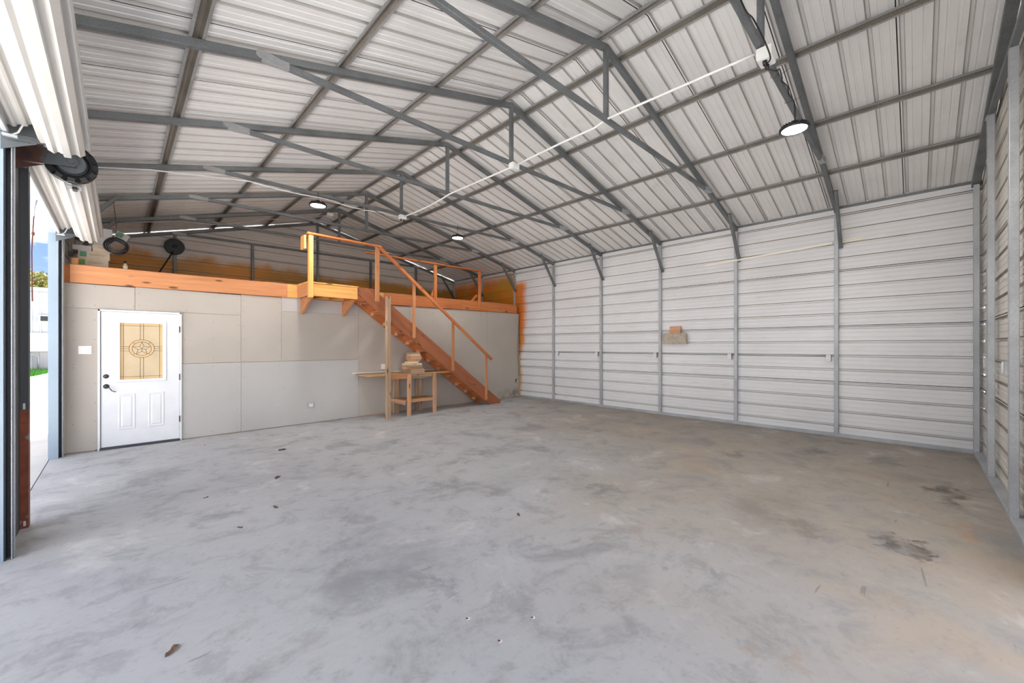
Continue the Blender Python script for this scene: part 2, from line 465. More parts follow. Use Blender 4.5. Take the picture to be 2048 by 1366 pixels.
def tube_bm(bm, pts, r, n=8, closed=False):
    pts = [Vector(p) for p in pts]
    rings = []
    N_ = len(pts)
    prev = None
    for i, p in enumerate(pts):
        if closed: t = (pts[(i + 1) % N_] - pts[i - 1]).normalized()
        else: t = (pts[min(i + 1, N_ - 1)] - pts[max(i - 1, 0)]).normalized()
        if prev is None:
            u = Vector((0, 0, 1)) if abs(t.z) < 0.9 else Vector((1, 0, 0))
        else: u = prev
        a = t.cross(u).normalized(); b = a.cross(t).normalized(); prev = b
        rings.append([bm.verts.new(p + (a * math.cos(2 * PI * q / n) + b * math.sin(2 * PI * q / n)) * r) for q in range(n)])
    for i in range(N_ if closed else N_ - 1):
        A = rings[i]; B = rings[(i + 1) % N_]
        for q in range(n): bm.faces.new((A[q], A[(q + 1) % n], B[(q + 1) % n], B[q]))
    if not closed:
        bm.faces.new(rings[0][::-1]); bm.faces.new(rings[-1])

def tube(name, pts, r, m, parent=None, n=8, closed=False):
    bm = bmesh.new(); tube_bm(bm, pts, r, n, closed)
    return link(name, mesh_from(bm, name), m, parent, smooth=True)

def lathe(name, prof, m, parent=None, mt=None, n=32, smooth=True):
    """prof [(r,z)] about z"""
    bm = bmesh.new(); rings = []
    for r, z in prof:
        if r < 1e-5: rings.append([bm.verts.new((0, 0, z))])
        else: rings.append([bm.verts.new((r * math.cos(2 * PI * q / n), r * math.sin(2 * PI * q / n), z)) for q in range(n)])
    for A, B in zip(rings, rings[1:]):
        for q in range(n):
            a, b = A[q % len(A)], A[(q + 1) % len(A)]; c, d = B[(q + 1) % len(B)], B[q % len(B)]
            vs = []
            for v in (a, b, c, d):
                if v not in vs: vs.append(v)
            if len(vs) > 2: bm.faces.new(vs)
    return link(name, mesh_from(bm, name), m, parent, mt, smooth)

def poly_prism(name, pts, y0, y1, m, parent=None):
    """polygon in xz plane, extruded in y"""
    bm = bmesh.new()
    a = [bm.verts.new((x, y0, z)) for x, z in pts]; b = [bm.verts.new((x, y1, z)) for x, z in pts]
    n = len(pts)
    for i in range(n): bm.faces.new((a[i], a[(i + 1) % n], b[(i + 1) % n], b[i]))
    bm.faces.new(a); bm.faces.new(b[::-1])
    return link(name, mesh_from(bm, name), m, parent)

# ------------------------------------------------------------------ building dimensions
Y0 = -0.587; SP = 1.524
def TY(i): return Y0 + SP * i
XL, XR = -0.6, 8.585          # inner faces of the side walls
YN, YF = -0.645, 11.66        # inner faces of the end walls
RX = 3.92
def zb(x):                    # underside of the rafters
    return 4.85 - (0.2392 * (x - RX) if x > RX else 0.283 * (RX - x))
def zroof(x): return zb(x) + 0.105
PITCH = 0.2325

# ------------------------------------------------------------------ setting: floor, ground
bm = bmesh.new(); bx(bm, XL - 0.05, XR + 0.06, YN - 0.05, YF + 0.06, -0.12, 0.0)
put(link('floor', mesh_from(bm, 'floor'), M['floor']), 'grey stained concrete slab inside the building', None, None, 'structure')
bm = bmesh.new()
for (a, b, c, d) in [(-60, XL - 0.065, -60, 80), (XR + 0.07, 60, -60, 80), (XL - 0.065, XR + 0.07, -60, YN - 0.06), (XL - 0.065, XR + 0.07, YF + 0.07, 80)]:
    bx(bm, a, b, c, d, -0.14, -0.012)
put(link('ground', mesh_from(bm, 'ground'), M['ground']), 'pale concrete yard outside the doors', None, None, 'structure')

# ------------------------------------------------------------------ ribbed sheets
def sheet_profile(n=4, p=PITCH, d=0.03):
    pr = [(0.005, 0.0135), (0.005, 0.0)]; kd = ['g']
    def seg(pts, ks):
        for q, k_ in zip(pts, ks): pr.append(q); kd.append(k_)
    for i in range(n):
        o = i * p
        for f in (0.17, 0.50):
            c = o + f * p
            seg([(c - 0.010, 0), (c - 0.006, 0.005), (c + 0.006, 0.005), (c + 0.010, 0)], ['', '', '', ''])
        seg([(o + p - 0.058, 0), (o + p - 0.050, d), (o + p - 0.026, d), (o + p - 0.018, 0)], ['', 'w', 't', 'w'])
    W = n * p
    seg([(W - 0.005, 0.0), (W - 0.005, 0.014), (W + 0.009, 0.014)], ['', 'g', 'g'])
    return pr, kd

def sheet(name, L0, L1, parent, m, mtx, n=4, p=PITCH, cuts=None, clip_top=None, me=None, d=0.03, dirt='rib_dirt_shade'):  # dirt: web material, carries painted groove shade as well as grime
    if me is None:
        bm = bmesh.new()
        pr, kd = sheet_profile(n, p, d)
        extr(bm, pr, L0, L1, closed=False)
        bm.faces.ensure_lookup_table()
        for f, k_ in zip(bm.faces, kd):
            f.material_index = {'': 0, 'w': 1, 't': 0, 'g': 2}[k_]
        if cuts:
            inv = mtx.inverted()
            for co, no in cuts:
                lc = inv @ Vector(co); ln = (inv.to_3x3() @ Vector(no)).normalized()
                bmesh.ops.bisect_plane(bm, geom=bm.verts[:] + bm.edges[:] + bm.faces[:], plane_co=lc, plane_no=ln, clear_outer=True)
        if not bm.verts: bm.free(); return None
        me = bpy.data.meshes.new(name); bm.to_mesh(me); bm.free()
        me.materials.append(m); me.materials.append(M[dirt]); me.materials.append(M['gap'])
    return link(name, me, m, parent, mtx)

def basis(x, y, z, loc):
    m = Matrix((Vector(x), Vector(y), Vector(z))).transposed().to_4x4(); m.translation = loc; return m

# ceiling (roof sheets)
ceil = thing('ceiling', 'white ribbed sheet-metal roof underside', None, (RX, 5, 5), None, 'structure')
for side in (-1, 1):
    xe = -0.78 if side < 0 else 8.78
    sl = -0.283 if side < 0 else 0.2392
    Ln = abs(xe - RX) * math.sqrt(1 + sl * sl)
    dirx = Vector((side, 0, -abs(sl))).normalized()
    yy = Vector((0, 1, 0)); up = dirx.cross(yy)
    if up.z < 0: up = -up
    me = None
    y = -0.78
    for i in range(14):
        mt = basis(dirx, yy, up, (RX, y, zroof(RX)))
        o = sheet('roof_panel', 0, Ln, ceil, M['roof'], mt, p=0.2286, me=me, d=0.028, dirt='rib_roof_shade')
        me = o.data
        y += 0.2286 * 4
bm = bmesh.new()
for s_, sl in ((-1, 0.283), (1, 0.2392)):
    a = Vector((RX, -0.8, zroof(RX) + 0.028)); b = Vector((RX + s_ * 0.2, -0.8, zroof(RX) + 0.028 - sl * 0.2))
    vs = [bm.verts.new(v) for v in (a, b, b + Vector((0, 12.6, 0)), a + Vector((0, 12.6, 0)))]
    bm.faces.new(vs)
link('ridge_cap', mesh_from(bm, 'ridge_cap'), M['roof'], ceil)

# right wall
wr = thing('wall_right', 'white horizontally ribbed metal wall with an orange sprayed streak at its far end', None, (XR, 5, 0), None, 'structure')
me = None
for i in range(4):
    z0 = 0.192 - PITCH + 0.035 + i * PITCH * 4
    n = 4
    mt = basis((0, 1, 0), (0, 0, 1), (1, 0, 0), (XR, YN - 0.02, z0))
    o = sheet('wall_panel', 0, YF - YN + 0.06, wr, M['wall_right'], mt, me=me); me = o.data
box('wall_panel', XR, XR + 0.002, YN, YF, -0.01, 0.004, M['wall_right'], wr)
mt = basis((0, 1, 0), (0, 0, 1), (1, 0, 0), (XR, YN - 0.02, 0.192 - PITCH + 0.035 + 16 * PITCH))
sheet('wall_panel', 0, YF - YN + 0.06, wr, M['wall_right'], mt, n=1)

# far end wall
we = thing('wall_far', 'end wall of ribbed metal above the loft with yellow sprayed foam along its lower part', None, (RX, YF, 0), None, 'structure')
cutsL = ((RX, 0, zb(RX) + 0.092), (-0.283, 0, 1)); cutsR = ((RX, 0, zb(RX) + 0.084), (0.2392, 0, 1))
for i in range(6):
    z0 = 0.192 - PITCH + 0.035 + i * PITCH * 4
    mt = basis((1, 0, 0), (0, 0, 1), (0, 1, 0), (0, YF, z0))
    sheet('wall_panel', XL - 0.02, XR + 0.02, we, M['wall_end'], mt, cuts=[cutsL, cutsR])
# near end wall (open bay between x 0.1 and 3.95)
wn_ = thing('wall_near', 'ribbed metal wall beside the camera with an open bay', None, (6, YN, 0), None, 'structure')
for i in range(6):
    z0 = 0.192 - PITCH + 0.035 + i * PITCH * 4
    mt = basis((1, 0, 0), (0, 0, 1), (0, -1, 0), (0, YN, z0))
    cn = [((RX, 0, zb(RX) + 0.1), (-0.283, 0, 1)), ((RX, 0, zb(RX) + 0.1), (0.2392, 0, 1))]
    if i < 3:
        sheet('wall_panel', 3.98, XR + 0.02, wn_, M['wall_near'], mt, cuts=cn)
        sheet('wall_panel', XL - 0.02, 0.08, wn_, M['wall_near'], mt, cuts=cn)
    elif i == 3:
        sheet('wall_panel', 3.98, XR + 0.02, wn_, M['wall_near'], mt, cuts=cn)
        sheet('wall_panel', XL - 0.02, 0.08, wn_, M['wall_near'], mt, cuts=cn)
        sheet('wall_panel', 0.08, 3.98, wn_, M['wall_near'], mt, cuts=cn + [((0, 0, 3.02), (0, 0, -1))])
    else:
        sheet('wall_panel', XL - 0.02, XR + 0.02, wn_, M['wall_near'], mt, cuts=cn)
# left wall
wl = thing('wall_left', 'metal wall with two roll-up door openings', None, (XL, 4, 0), None, 'structure')
def lw(y0, y1, zmin):
    for i in range(4):
        z0 = 0.192 - PITCH + 0.035 + i * PITCH * 4
        if z0 + 4 * PITCH < zmin: continue
        mt = basis((0, 1, 0), (0, 0, 1), (-1, 0, 0), (XL, 0, z0))
        cu = [((0, 0, 3.66), (0, 0, 1))]
        if zmin > 0: cu.append(((0, 0, zmin), (0, 0, -1)))
        sheet('wall_panel', y0, y1, wl, M['wall_near'], mt, cuts=cu)
lw(YN, 0.35, 0); lw(0.35, 4.54, 3.06); lw(4.54, 5.27, 0); lw(5.27, 8.17, 3.06); lw(8.17, YF + 0.04, 0)

# base rails
def rail(name, x0, x1, y0, y1, label):
    lg = 'y' if (y1 - y0) > (x1 - x0) else 'x'
    put(box(name, x0, x1, y0, y1, 0.0, 0.057, M['steel_light'], r=0.004, long=lg), label, None, None, 'structure')
rail('baseboard_right', 8.525, 8.583, YN + 0.07, YF - 0.01, 'galvanized square base rail under the right wall')
rail('baseboard_near', 3.98, 8.52, -0.643, -0.563, 'galvanized square base rail along the near wall')
rail('baseboard_far', -0.53, 8.52, 11.6, 11.657, 'galvanized base rail under the far end wall')

# ------------------------------------------------------------------ steel frames
POS = {0: 'flat against the near wall', 1: 'carrying the closest black lamp', 2: 'directly beyond the closest lamp, no box on it',
       3: 'with white box at its centre, middle of view', 4: 'between the middle box and the far lamps', 5: 'holding the two far lamps',
       6: 'standing over the drywall partition', 7: 'hanging over the middle of the loft', 8: 'standing against the far end wall'}
def frame(i):
    y = TY(i)
    t = thing('steel_frame', 'galvanized steel roof frame with king post, ' + POS[i], 'steel frame', (RX, y, 0), 'galvanized steel frames across the building')
    S = M['steel_dark']
    hz = 0.031
    w_ = 0.06
    if i == 0: w_ = 0.085
    beam('rafter', (-0.56, y, zb(-0.56) + hz), (RX, y, zb(RX) + hz), w_, 0.062, S, t)
    beam('rafter', (RX, y, zb(RX) + hz), (8.56, y, zb(8.56) + hz), w_, 0.062, S, t)
    zc = lambda x: 4.0 + (x - 0.88) * 0.0162
    yc = y
    beam('chord', (0.98, yc, zc(0.98) + 0.025), (7.0, yc, zc(7.0) + 0.025), 0.05, 0.05, S, t)
    beam('king_post', (RX, y, zc(RX) + (0.05 if i < 8 else -4.0)), (RX, y, zb(RX) - 0.002), 0.05, 0.05, S, t)
    # flattened chord ends with silver weld paint
    for xg, sgn in ((0.93, 1), (7.05, -1)):
        bm = bmesh.new()
        vs = []
        for q, (xx, ww, hh, dz) in enumerate([(-0.09, 0.07, 0.03, 0.0), (-0.07, 0.085, 0.055, 0.0), (0.02, 0.08, 0.062, 0.0), (0.10, 0.06, 0.056, 0.004), (0.17, 0.053, 0.053, 0.006)]):
            jit = lambda: random.uniform(-0.004, 0.004)
            vs.append([bm.verts.new((xx * sgn + jit(), a * ww / 2 + jit(), b * hh / 2 + dz + jit())) for a, b in ((-1, -1), (0, -1.08), (1, -1), (1, 1), (0, 1.05), (-1, 1))])
        for A, B in zip(vs, vs[1:]):
            for q in range(6): bm.faces.new((A[q], A[(q + 1) % 6], B[(q + 1) % 6], B[q]))
        bm.faces.new(vs[0]); bm.faces.new(vs[-1])
        o = link('gusset', mesh_from(bm, 'gusset'), M['silver_paint'] if xg < 2 else M['steel_light'], t, Matrix.Translation((xg, yc - 0.004, zc(xg) + 0.022)))
        if xg < 2: o['label'] = 'silver painted weld joint'
    # posts
    pm = M['steel_light']
    px = (8.525, 8.583)
    if i == 0: box('post', 8.445, 8.52, y - 0.03, y + 0.027, 0.058, zb(8.5) - 0.003, pm, t, 0.004, long='z')
    else: box('post', px[0], px[1], y - 0.0285, y + 0.0285, 0.058, zb(8.56) - 0.003, pm, t, 0.004, long='z')
    if i in (0, 6, 7, 8): box('post', -0.597, -0.54, y - 0.0285, y + 0.0285, 0.002, zb(-0.56) - 0.003, pm, t, 0.004, long='z')
    if i in (0, 8):
        xs = (6.97, 5.48, 4.02) if i == 0 else (0.904, 2.382, 5.45, 7.0)
        for xx in xs:
            top = min(zb(xx) - 0.003, zc(xx) - 0.003)
            ww = 0.085 if i == 0 else 0.057
            box('post', xx - ww / 2, xx + ww / 2, y - 0.03, y + 0.027, 0.058, top, pm if i == 0 else S, t, 0.004, long='z')
        if i == 0: box('post', 0.0, 0.08, y - 0.03, y + 0.027, 0.0, top, pm, t, 0.004, long='z')
    # knee braces
    if i > 0:
        yb = y - 0.056
        beam('knee_brace', (7.96, yb, zb(7.96) + 0.05), (8.552, yb, 3.15), 0.05, 0.055, S, t)
        beam('knee_brace', (0.0, yb, zb(0.0) + 0.04), (-0.56, yb, 3.05), 0.05, 0.05, S, t) if i in (6, 7, 8) else None
    return t
for i in range(9): frame(i)

# purlins (hat channels) on top of the rafters
PX = [(3.74, 'just left of the ridge'), (4.16, 'just right of the ridge'), (5.15, 'second right of the ridge'), (6.34, 'third right of the ridge'),
      (7.47, 'nearest the right wall'), (2.66, 'second left of the ridge'), (1.56, 'third left of the ridge'), (0.44, 'nearest the roll-up doors')]
for x, where in PX:
    side = 1 if x > RX else -1
    sl = 0.2392 if side > 0 else -0.283
    z = zb(x) + 0.064
    d = Vector((1, 0, -sl)).normalized(); u = Vector((sl, 0, 1)).normalized()
    prof = [(-0.056, 0), (-0.056, 0.003), (-0.034, 0.003), (-0.024, 0.038), (0.024, 0.038), (0.034, 0.003), (0.056, 0.003), (0.056, 0), (0.032, 0), (0.0215, 0.035), (-0.0215, 0.035), (-0.032, 0)]
    bm = bmesh.new(); extr(bm, prof, YN - 0.1, YF + 0.1)
    bm.faces.ensure_lookup_table()
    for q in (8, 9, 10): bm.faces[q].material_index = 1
    mt = basis((0, 1, 0), d if False else -d, u, (x, 0, z))
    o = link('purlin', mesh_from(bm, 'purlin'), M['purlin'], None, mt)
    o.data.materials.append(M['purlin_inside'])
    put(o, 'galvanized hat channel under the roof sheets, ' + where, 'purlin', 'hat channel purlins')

# eave strips where roof meets wall
put(box('trim_1', 8.56, 8.6, YN, YF, zb(8.56) + 0.064, zb(8.56) + 0.1, M['steel_dark'], long='y'), 'dark closure strip at the right eave', None, None, 'structure')
put(box('trim_2', -0.62, -0.56, YN, YF, zb(-0.6) + 0.05, zb(-0.6) + 0.085, M['steel_dark'], long='y'), 'dark closure strip at the left eave', None, None, 'structure')
# outside rake trim that closes part of the gap under the roof at the far end
for n_, (xa, xb) in enumerate([(2.9, 3.92), (3.92, 6.3)]):
    put(beam('trim_%d' % (3 + n_), (xa, YF + 0.06, zb(xa) + 0.09), (xb, YF + 0.06, zb(xb) + 0.09), 0.02, 0.09, M['dark_trim']), 'rake trim outside the far end wall', None, None, 'structure')

# ------------------------------------------------------------------ partition with drywall
YP = 8.337
pt = thing('wall_partition', 'unpainted drywall partition under the loft', None, (4, YP, 0), None, 'structure')
box('wall_core', 0.75, 8.52, YP + 0.014, YP + 0.10, 0.0, 2.40, M['wood_old'], pt)
box('wall_core', -0.54, -0.235, YP + 0.014, YP + 0.10, 0.0, 2.40, M['wood_old'], pt)
box('wall_core', -0.235, 0.75, YP + 0.014, YP + 0.10, 2.06, 2.40, M['wood_old'], pt)
def zt(x): return 2.402 + (x + 0.54) * 0.0081
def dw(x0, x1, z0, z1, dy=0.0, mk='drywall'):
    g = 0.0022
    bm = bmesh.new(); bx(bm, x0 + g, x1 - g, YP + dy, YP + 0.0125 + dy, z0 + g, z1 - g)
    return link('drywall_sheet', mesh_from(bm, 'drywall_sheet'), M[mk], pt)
dw(-0.545, 0.184, 2.055, zt(-0.2)); dw(-0.545, -0.212, 0.012, 2.055)
dw(0.184, 1.538, 2.055, zt(0.8)); dw(0.732, 1.538, 1.231, 2.055)
dw(1.538, 2.175, 1.231, zt(1.8)); dw(2.175, 3.641, 1.231, 2.164)
dw(2.175, 3.641, 2.164, zt(2.9), -0.004, 'drywall_pale')
dw(0.732, 1.538, 0.012, 1.229, -0.003, 'drywall_pale'); dw(1.538, 3.641, 0.012, 1.229, -0.003, 'drywall_pale')
dw(3.641, 4.86, 0.022, zt(4.2)); dw(4.86, 6.08, 0.022, zt(5.4)); dw(6.08, 7.25, 0.022, zt(6.6)); dw(7.25, 8.515, 0.022, zt(7.9))
dw(7.04, 7.22, 2.16, zt(7.1), -0.006)
bm = bmesh.new()
rs = random.Random(3)
for x in [-0.45, -0.24, 0.16, 0.22, 0.78, 1.14, 1.5, 1.58, 2.14, 2.22, 2.9, 3.6, 3.68, 4.25, 4.82, 4.9, 5.5, 6.04, 6.12, 6.65, 7.28, 7.9, 8.45]:
    for z in [0.1, 0.4, 0.7, 1.0, 1.18, 1.28, 1.6, 1.9, 2.1, 2.34]:
        if -0.21 < x < 0.73 and z < 2.06: continue
        if rs.random() < 0.25: continue
        xx = x + rs.uniform(-0.012, 0.012); zz = z + rs.uniform(-0.04, 0.04)
        yy = YP - 0.0045
        c = [bm.verts.new((xx + 0.006 * math.cos(a), yy, zz + 0.006 * math.sin(a))) for a in [q * PI / 3 for q in range(6)]]
        c2 = [bm.verts.new((v.co.x, yy + 0.005, v.co.z)) for v in c]
        bm.faces.new(c)
        for q in range(6): bm.faces.new((c[q], c[(q + 1) % 6], c2[(q + 1) % 6], c2[q]))
o = link('screw_heads', mesh_from(bm, 'screw_heads'), M['steel_dark'], pt); o['kind'] = 'stuff'

# outlet patch marks low on the drywall
oc = thing('outlet', 'open low receptacle box in the drywall left of the workbench', 'outlet', (2.69, YP, 0.35))
box('cover', 2.62, 2.76, YP - 0.010, YP - 0.005, 0.30, 0.42, M['grey_card'], oc)
box('box', 2.655, 2.725, YP - 0.014, YP - 0.004, 0.325, 0.40, M['label_white'], oc)
box('slot', 2.672, 2.708, YP - 0.016, YP - 0.014, 0.385, 0.392, M['dark_trim'], oc)
# blank plate near bench
o = put(box('outlet_plate', 4.15, 4.265, YP - 0.012, YP - 0.003, 1.0, 1.115, M['white_plastic'], r=0.003), 'blank white wall plate just above the workbench', 'wall plate')
# double switch beside the door
sw = thing('light_switch', 'white double switch plate left of the entry door', 'switch', (-0.335, YP, 1.46))
pl_ = box('plate', -0.40, -0.27, YP - 0.009, YP - 0.001, 1.40, 1.516, M['white_plastic'], sw, 0.003)
for q in (-0.36, -0.31): box('toggle', q - 0.006, q + 0.006, YP - 0.02, YP - 0.009, 1.45, 1.47, M['white_plastic'], pl_)
so = thing('outlet', 'black receptacle low on the drywall behind the workbench', 'outlet', (4.5, YP, 0.65))
box('box', 4.47, 4.55, YP - 0.03, YP - 0.003, 0.60, 0.70, M['black'], so, 0.004)
so = thing('outlet', 'small receptacle box low at the far right corner of the drywall', 'outlet', (8.4, YP, 0.5))
box('box', 8.37, 8.41, YP - 0.04, YP - 0.003, 0.44, 0.53, M['dark_trim'], so, 0.003)
box('face', 8.375, 8.405, YP - 0.045, YP - 0.04, 0.455, 0.50, M['white_plastic'], so)

# ------------------------------------------------------------------ entry door
dr = thing('door_1', 'white half-glass entry door in the drywall partition', None, (0.26, YP, 0), None, 'structure')
X0, X1 = -0.212, 0.732; ZT = 2.052; yd = YP - 0.012
fr = box('door_jamb', X0, X0 + 0.028, YP - 0.03, YP + 0.09, 0.0, ZT, M['white_paint'], dr, 0.003, long='z')
box('door_jamb', X1 - 0.028, X1, YP - 0.03, YP + 0.09, 0.0, ZT, M['white_paint'], dr, 0.003, long='z')
box('door_head', X0, X1, YP - 0.03, YP + 0.09, ZT - 0.028, ZT, M['white_paint'], dr, 0.003)
box('weather_strip', X0 + 0.028, X0 + 0.033, YP - 0.022, YP + 0.03, 0.0, ZT - 0.03, M['dark_trim'], dr, long='z')
box('threshold', X0 + 0.02, X1 - 0.02, YP - 0.05, YP + 0.07, 0.0, 0.028, M['dark_trim'], dr, 0.004)
# slab built around glass opening and raised panels
gx0, gx1, gz0, gz1 = 0.02, 0.50, 1.015, 1.86
bm = bmesh.new()
sx0, sx1, sz0, sz1 = X0 + 0.034, X1 - 0.031, 0.034, ZT - 0.031
bx(bm, sx0, gx0 - 0.035, yd, yd + 0.044, sz0, sz1); bx(bm, gx1 + 0.035, sx1, yd, yd + 0.044, sz0, sz1)
bx(bm, gx0 - 0.035, gx1 + 0.035, yd, yd + 0.044, sz0, gz0 - 0.035); bx(bm, gx0 - 0.035, gx1 + 0.035, yd, yd + 0.044, gz1 + 0.035, sz1)
link('door_slab', mesh_from(bm, 'door_slab'), M['white_paint'], dr)
def raised(x0, x1, z0, z1):
    bm = bmesh.new()
    lv = [(0.0, 0.0), (0.008, -0.007), (0.018, -0.007), (0.03, -0.001), (0.045, -0.006), (0.05, -0.007)]
    rings = []
    for ins, dy in lv:
        rings.append([bm.verts.new((a, yd - 0.0005 + dy, b)) for a, b in ((x0 + ins, z0 + ins), (x1 - ins, z0 + ins), (x1 - ins, z1 - ins), (x0 + ins, z1 - ins))])
    for A, B in zip(rings, rings[1:]):
        for q in range(4): bm.faces.new((A[q], A[(q + 1) % 4], B[(q + 1) % 4], B[q]))
    bm.faces.new(rings[-1])
    link('raised_panel', mesh_from(bm, 'raised_panel'), M['white_paint'], dr)
raised(0.0, 0.19, 0.27, 0.80); raised(0.33, 0.52, 0.27, 0.80)
lite = link('glass_frame', None or (lambda: (lambda bm: (
    bx(bm, gx0 - 0.04, gx0, yd - 0.014, yd + 0.03, gz0 - 0.04, gz1 + 0.04, 0.006), bx(bm, gx1, gx1 + 0.04, yd - 0.014, yd + 0.03, gz0 - 0.04, gz1 + 0.04, 0.006),
    bx(bm, gx0, gx1, yd - 0.014, yd + 0.03, gz1, gz1 + 0.04, 0.006), bx(bm, gx0, gx1, yd - 0.014, yd + 0.03, gz0 - 0.04, gz0, 0.006),
    mesh_from(bm, 'glass_frame'))[-1])(bmesh.new()))(), M['white_paint'], dr)
box('glass_pane', gx0, gx1, yd + 0.008, yd + 0.014, gz0, gz1, M['glass'], dr)
cxg, czg = (gx0 + gx1) / 2, 1.475
W_, H_ = gx1 - gx0, gz1 - gz0
bm = bmesh.new()
yg = yd + 0.006
def line(x0, z0, x1, z1, r=0.0022): tube_bm(bm, [(x0, yg, z0), (x1, yg, z1)], r, 4)
for q in (gx0 + 0.038, gx1 - 0.036): line(q, gz0, q, gz1)
for q in (gz1 - 0.038, gz0 + 0.038): line(gx0, q, gx1, q)
for q in (cxg - 0.018, cxg + 0.018):
    line(q, gz0, q, czg - 0.128); line(q, czg + 0.128, q, gz1)
for q in (czg + 0.033, czg, czg - 0.033):
    line(gx0, q, cxg - 0.138, q); line(cxg + 0.138, q, gx1, q)
R1, R2 = 0.142, 0.108
for R in (R1, R2): tube_bm(bm, [(cxg + R * math.cos(a), yg, czg + R * 0.96 * math.sin(a)) for a in [2 * PI * q / 32 for q in range(32)]], 0.0024, 4, True)
for a in (PI / 4, 3 * PI / 4, 5 * PI / 4, 7 * PI / 4): line(cxg + R2 * math.cos(a), czg + R2 * 0.96 * math.sin(a), cxg + R1 * math.cos(a), czg + R1 * 0.96 * math.sin(a))
star = []
for q in range(10):
    R = 0.106 if q % 2 == 0 else 0.042
    a = PI / 2 + q * PI / 5
    star.append((cxg + R * math.cos(a), czg + R * 0.96 * math.sin(a)))
for q in range(10):
    a, b = star[q], star[(q + 1) % 10]; line(*a, *b, 0.002)
    if q % 2 == 1: line(*a, cxg, czg, 0.002)
link('glass_leading', mesh_from(bm, 'glass_leading'), M['came'], dr)
bm = bmesh.new()
for (a, b, c, d) in [(gx0 + 0.002, gx0 + 0.036, gz0, gz1), (gx1 - 0.034, gx1 - 0.002, gz0, gz1), (gx0 + 0.038, gx1 - 0.036, gz1 - 0.036, gz1 - 0.002), (gx0 + 0.038, gx1 - 0.036, gz0 + 0.002, gz0 + 0.036)]:
    bx(bm, a, b, yd + 0.0068, yd + 0.0078, c, d)
n_ = 32
for q in range(n_):
    a0, a1 = 2 * PI * q / n_, 2 * PI * (q + 1) / n_
    vs = [bm.verts.new((cxg + R * math.cos(a), yd + 0.0068, czg + R * 0.96 * math.sin(a))) for R, a in ((R2, a0), (R2, a1), (R1, a1), (R1, a0))]
    bm.faces.new(vs)
link('amber_border', mesh_from(bm, 'amber_border'), M['amber'], dr)
RY = Matrix.Rotation(PI / 2, 4, 'X')
lathe('deadbolt', [(0, 0.02), (0.02, 0.02), (0.028, 0.012), (0.032, 0), ], M['bronze'], dr, Matrix.Translation((-0.125, yd, 1.072)) @ RY, 20)
kb = lathe('handle_rose', [(0, 0.022), (0.016, 0.022), (0.026, 0.012), (0.034, 0)], M['bronze'], dr, Matrix.Translation((-0.122, yd, 0.925)) @ RY, 20)
tube('lever', [(-0.122, yd - 0.012, 0.925), (-0.118, yd - 0.05, 0.922), (-0.09, yd - 0.058, 0.905), (-0.065, yd - 0.058, 0.862), (-0.035, yd - 0.055, 0.845), (-0.02, yd - 0.052, 0.846)], 0.0065, M['bronze'], kb, 8)
for z in (1.78, 1.02, 0.35):
    hg = box('hinge', X1 - 0.036, X1 - 0.022, YP - 0.042, YP - 0.028, z - 0.05, z + 0.05, M['bronze'], dr, 0.003, long='z')

# ------------------------------------------------------------------ loft floor and rim boards
lf = thing('loft_floor', 'plywood loft deck on timber behind the rim boards', 'loft', (4, 10, 2.6), None, 'structure')
for q, (a, b) in enumerate([(-0.5, 1.9), (1.9, 4.34), (4.34, 6.78), (6.78, 8.44)]):
    box('plywood_sheet', a + 0.002, b - 0.002, YP + 0.004, YF - 0.06, 2.655 + 0.0081 * (a + 0.5), 2.673 + 0.0081 * (a + 0.5), M['ply'], lf)
for q in range(14):
    xx = -0.45 + q * 0.66
    box('joist', xx, xx + 0.038, YP + 0.04, YF - 0.07, 2.43 + 0.0081 * (xx + 0.5), 2.652 + 0.0081 * (xx + 0.5), M['pine'], lf, long='y')
rb = thing('rim_beam', 'long orange pine rim board along the loft edge', 'beam', (4, 8.31, 2.5))
def zr(x): return 2.534 + (x + 0.5) * 0.0079
segs = [(-0.48, 2.26, 'pine_beam'), (2.26, 4.2, 'pine_yellow'), (4.2, 6.35, 'pine'), (6.35, 8.40, 'pine')]
for a, b, mk in segs:
    beam('rim_board', (a + 0.002, 8.318, zr(a)), (b - 0.002, 8.318, zr(b)), 0.036, 0.253, M[mk], rb)
box('end_board', -0.545, -0.484, 8.335, 8.37, 2.405, 2.63, M['pine'], rb)
box('end_board', -0.56, -0.47, 8.36, 8.40, 2.63, 2.66, M['pine_beam'], rb)
box('end_block', -0.475, -0.40, 8.36, 8.42, 2.64, 2.765, M['pine_beam'], rb, 0.012, long='z')
# loft guard rail at the right
gr = thing('loft_railing', 'orange wooden guard rail on the loft edge right of the stairs', 'railing', (5.5, 8.28, 2.6))
beam('top_rail', (3.78, 8.262, 3.515), (7.02, 8.262, 3.53), 0.088, 0.036, M['pine'], gr)
box('baluster', 5.49, 5.575, 8.262, 8.298, 2.53, 3.505, M['pine'], gr, 0.003, long='z')
box('baluster', 6.90, 6.985, 8.262, 8.298, 2.47, 3.51, M['pine'], gr, 0.003, long='z')
beam('brace', (5.44, 8.33, 2.70), (5.53, 8.33, 2.90), 0.03, 0.06, M['pine'], gr)
beam('brace', (6.70, 8.33, 2.70), (6.88, 8.33, 2.88), 0.03, 0.06, M['pine'], gr)

# ------------------------------------------------------------------ staircase with landing
st = thing('staircase', 'open orange pine staircase with landing and handrail rising to the loft', 'staircase', (5, 8, 0))
YS0, YS1 = 7.70, 8.27
zl = 2.675
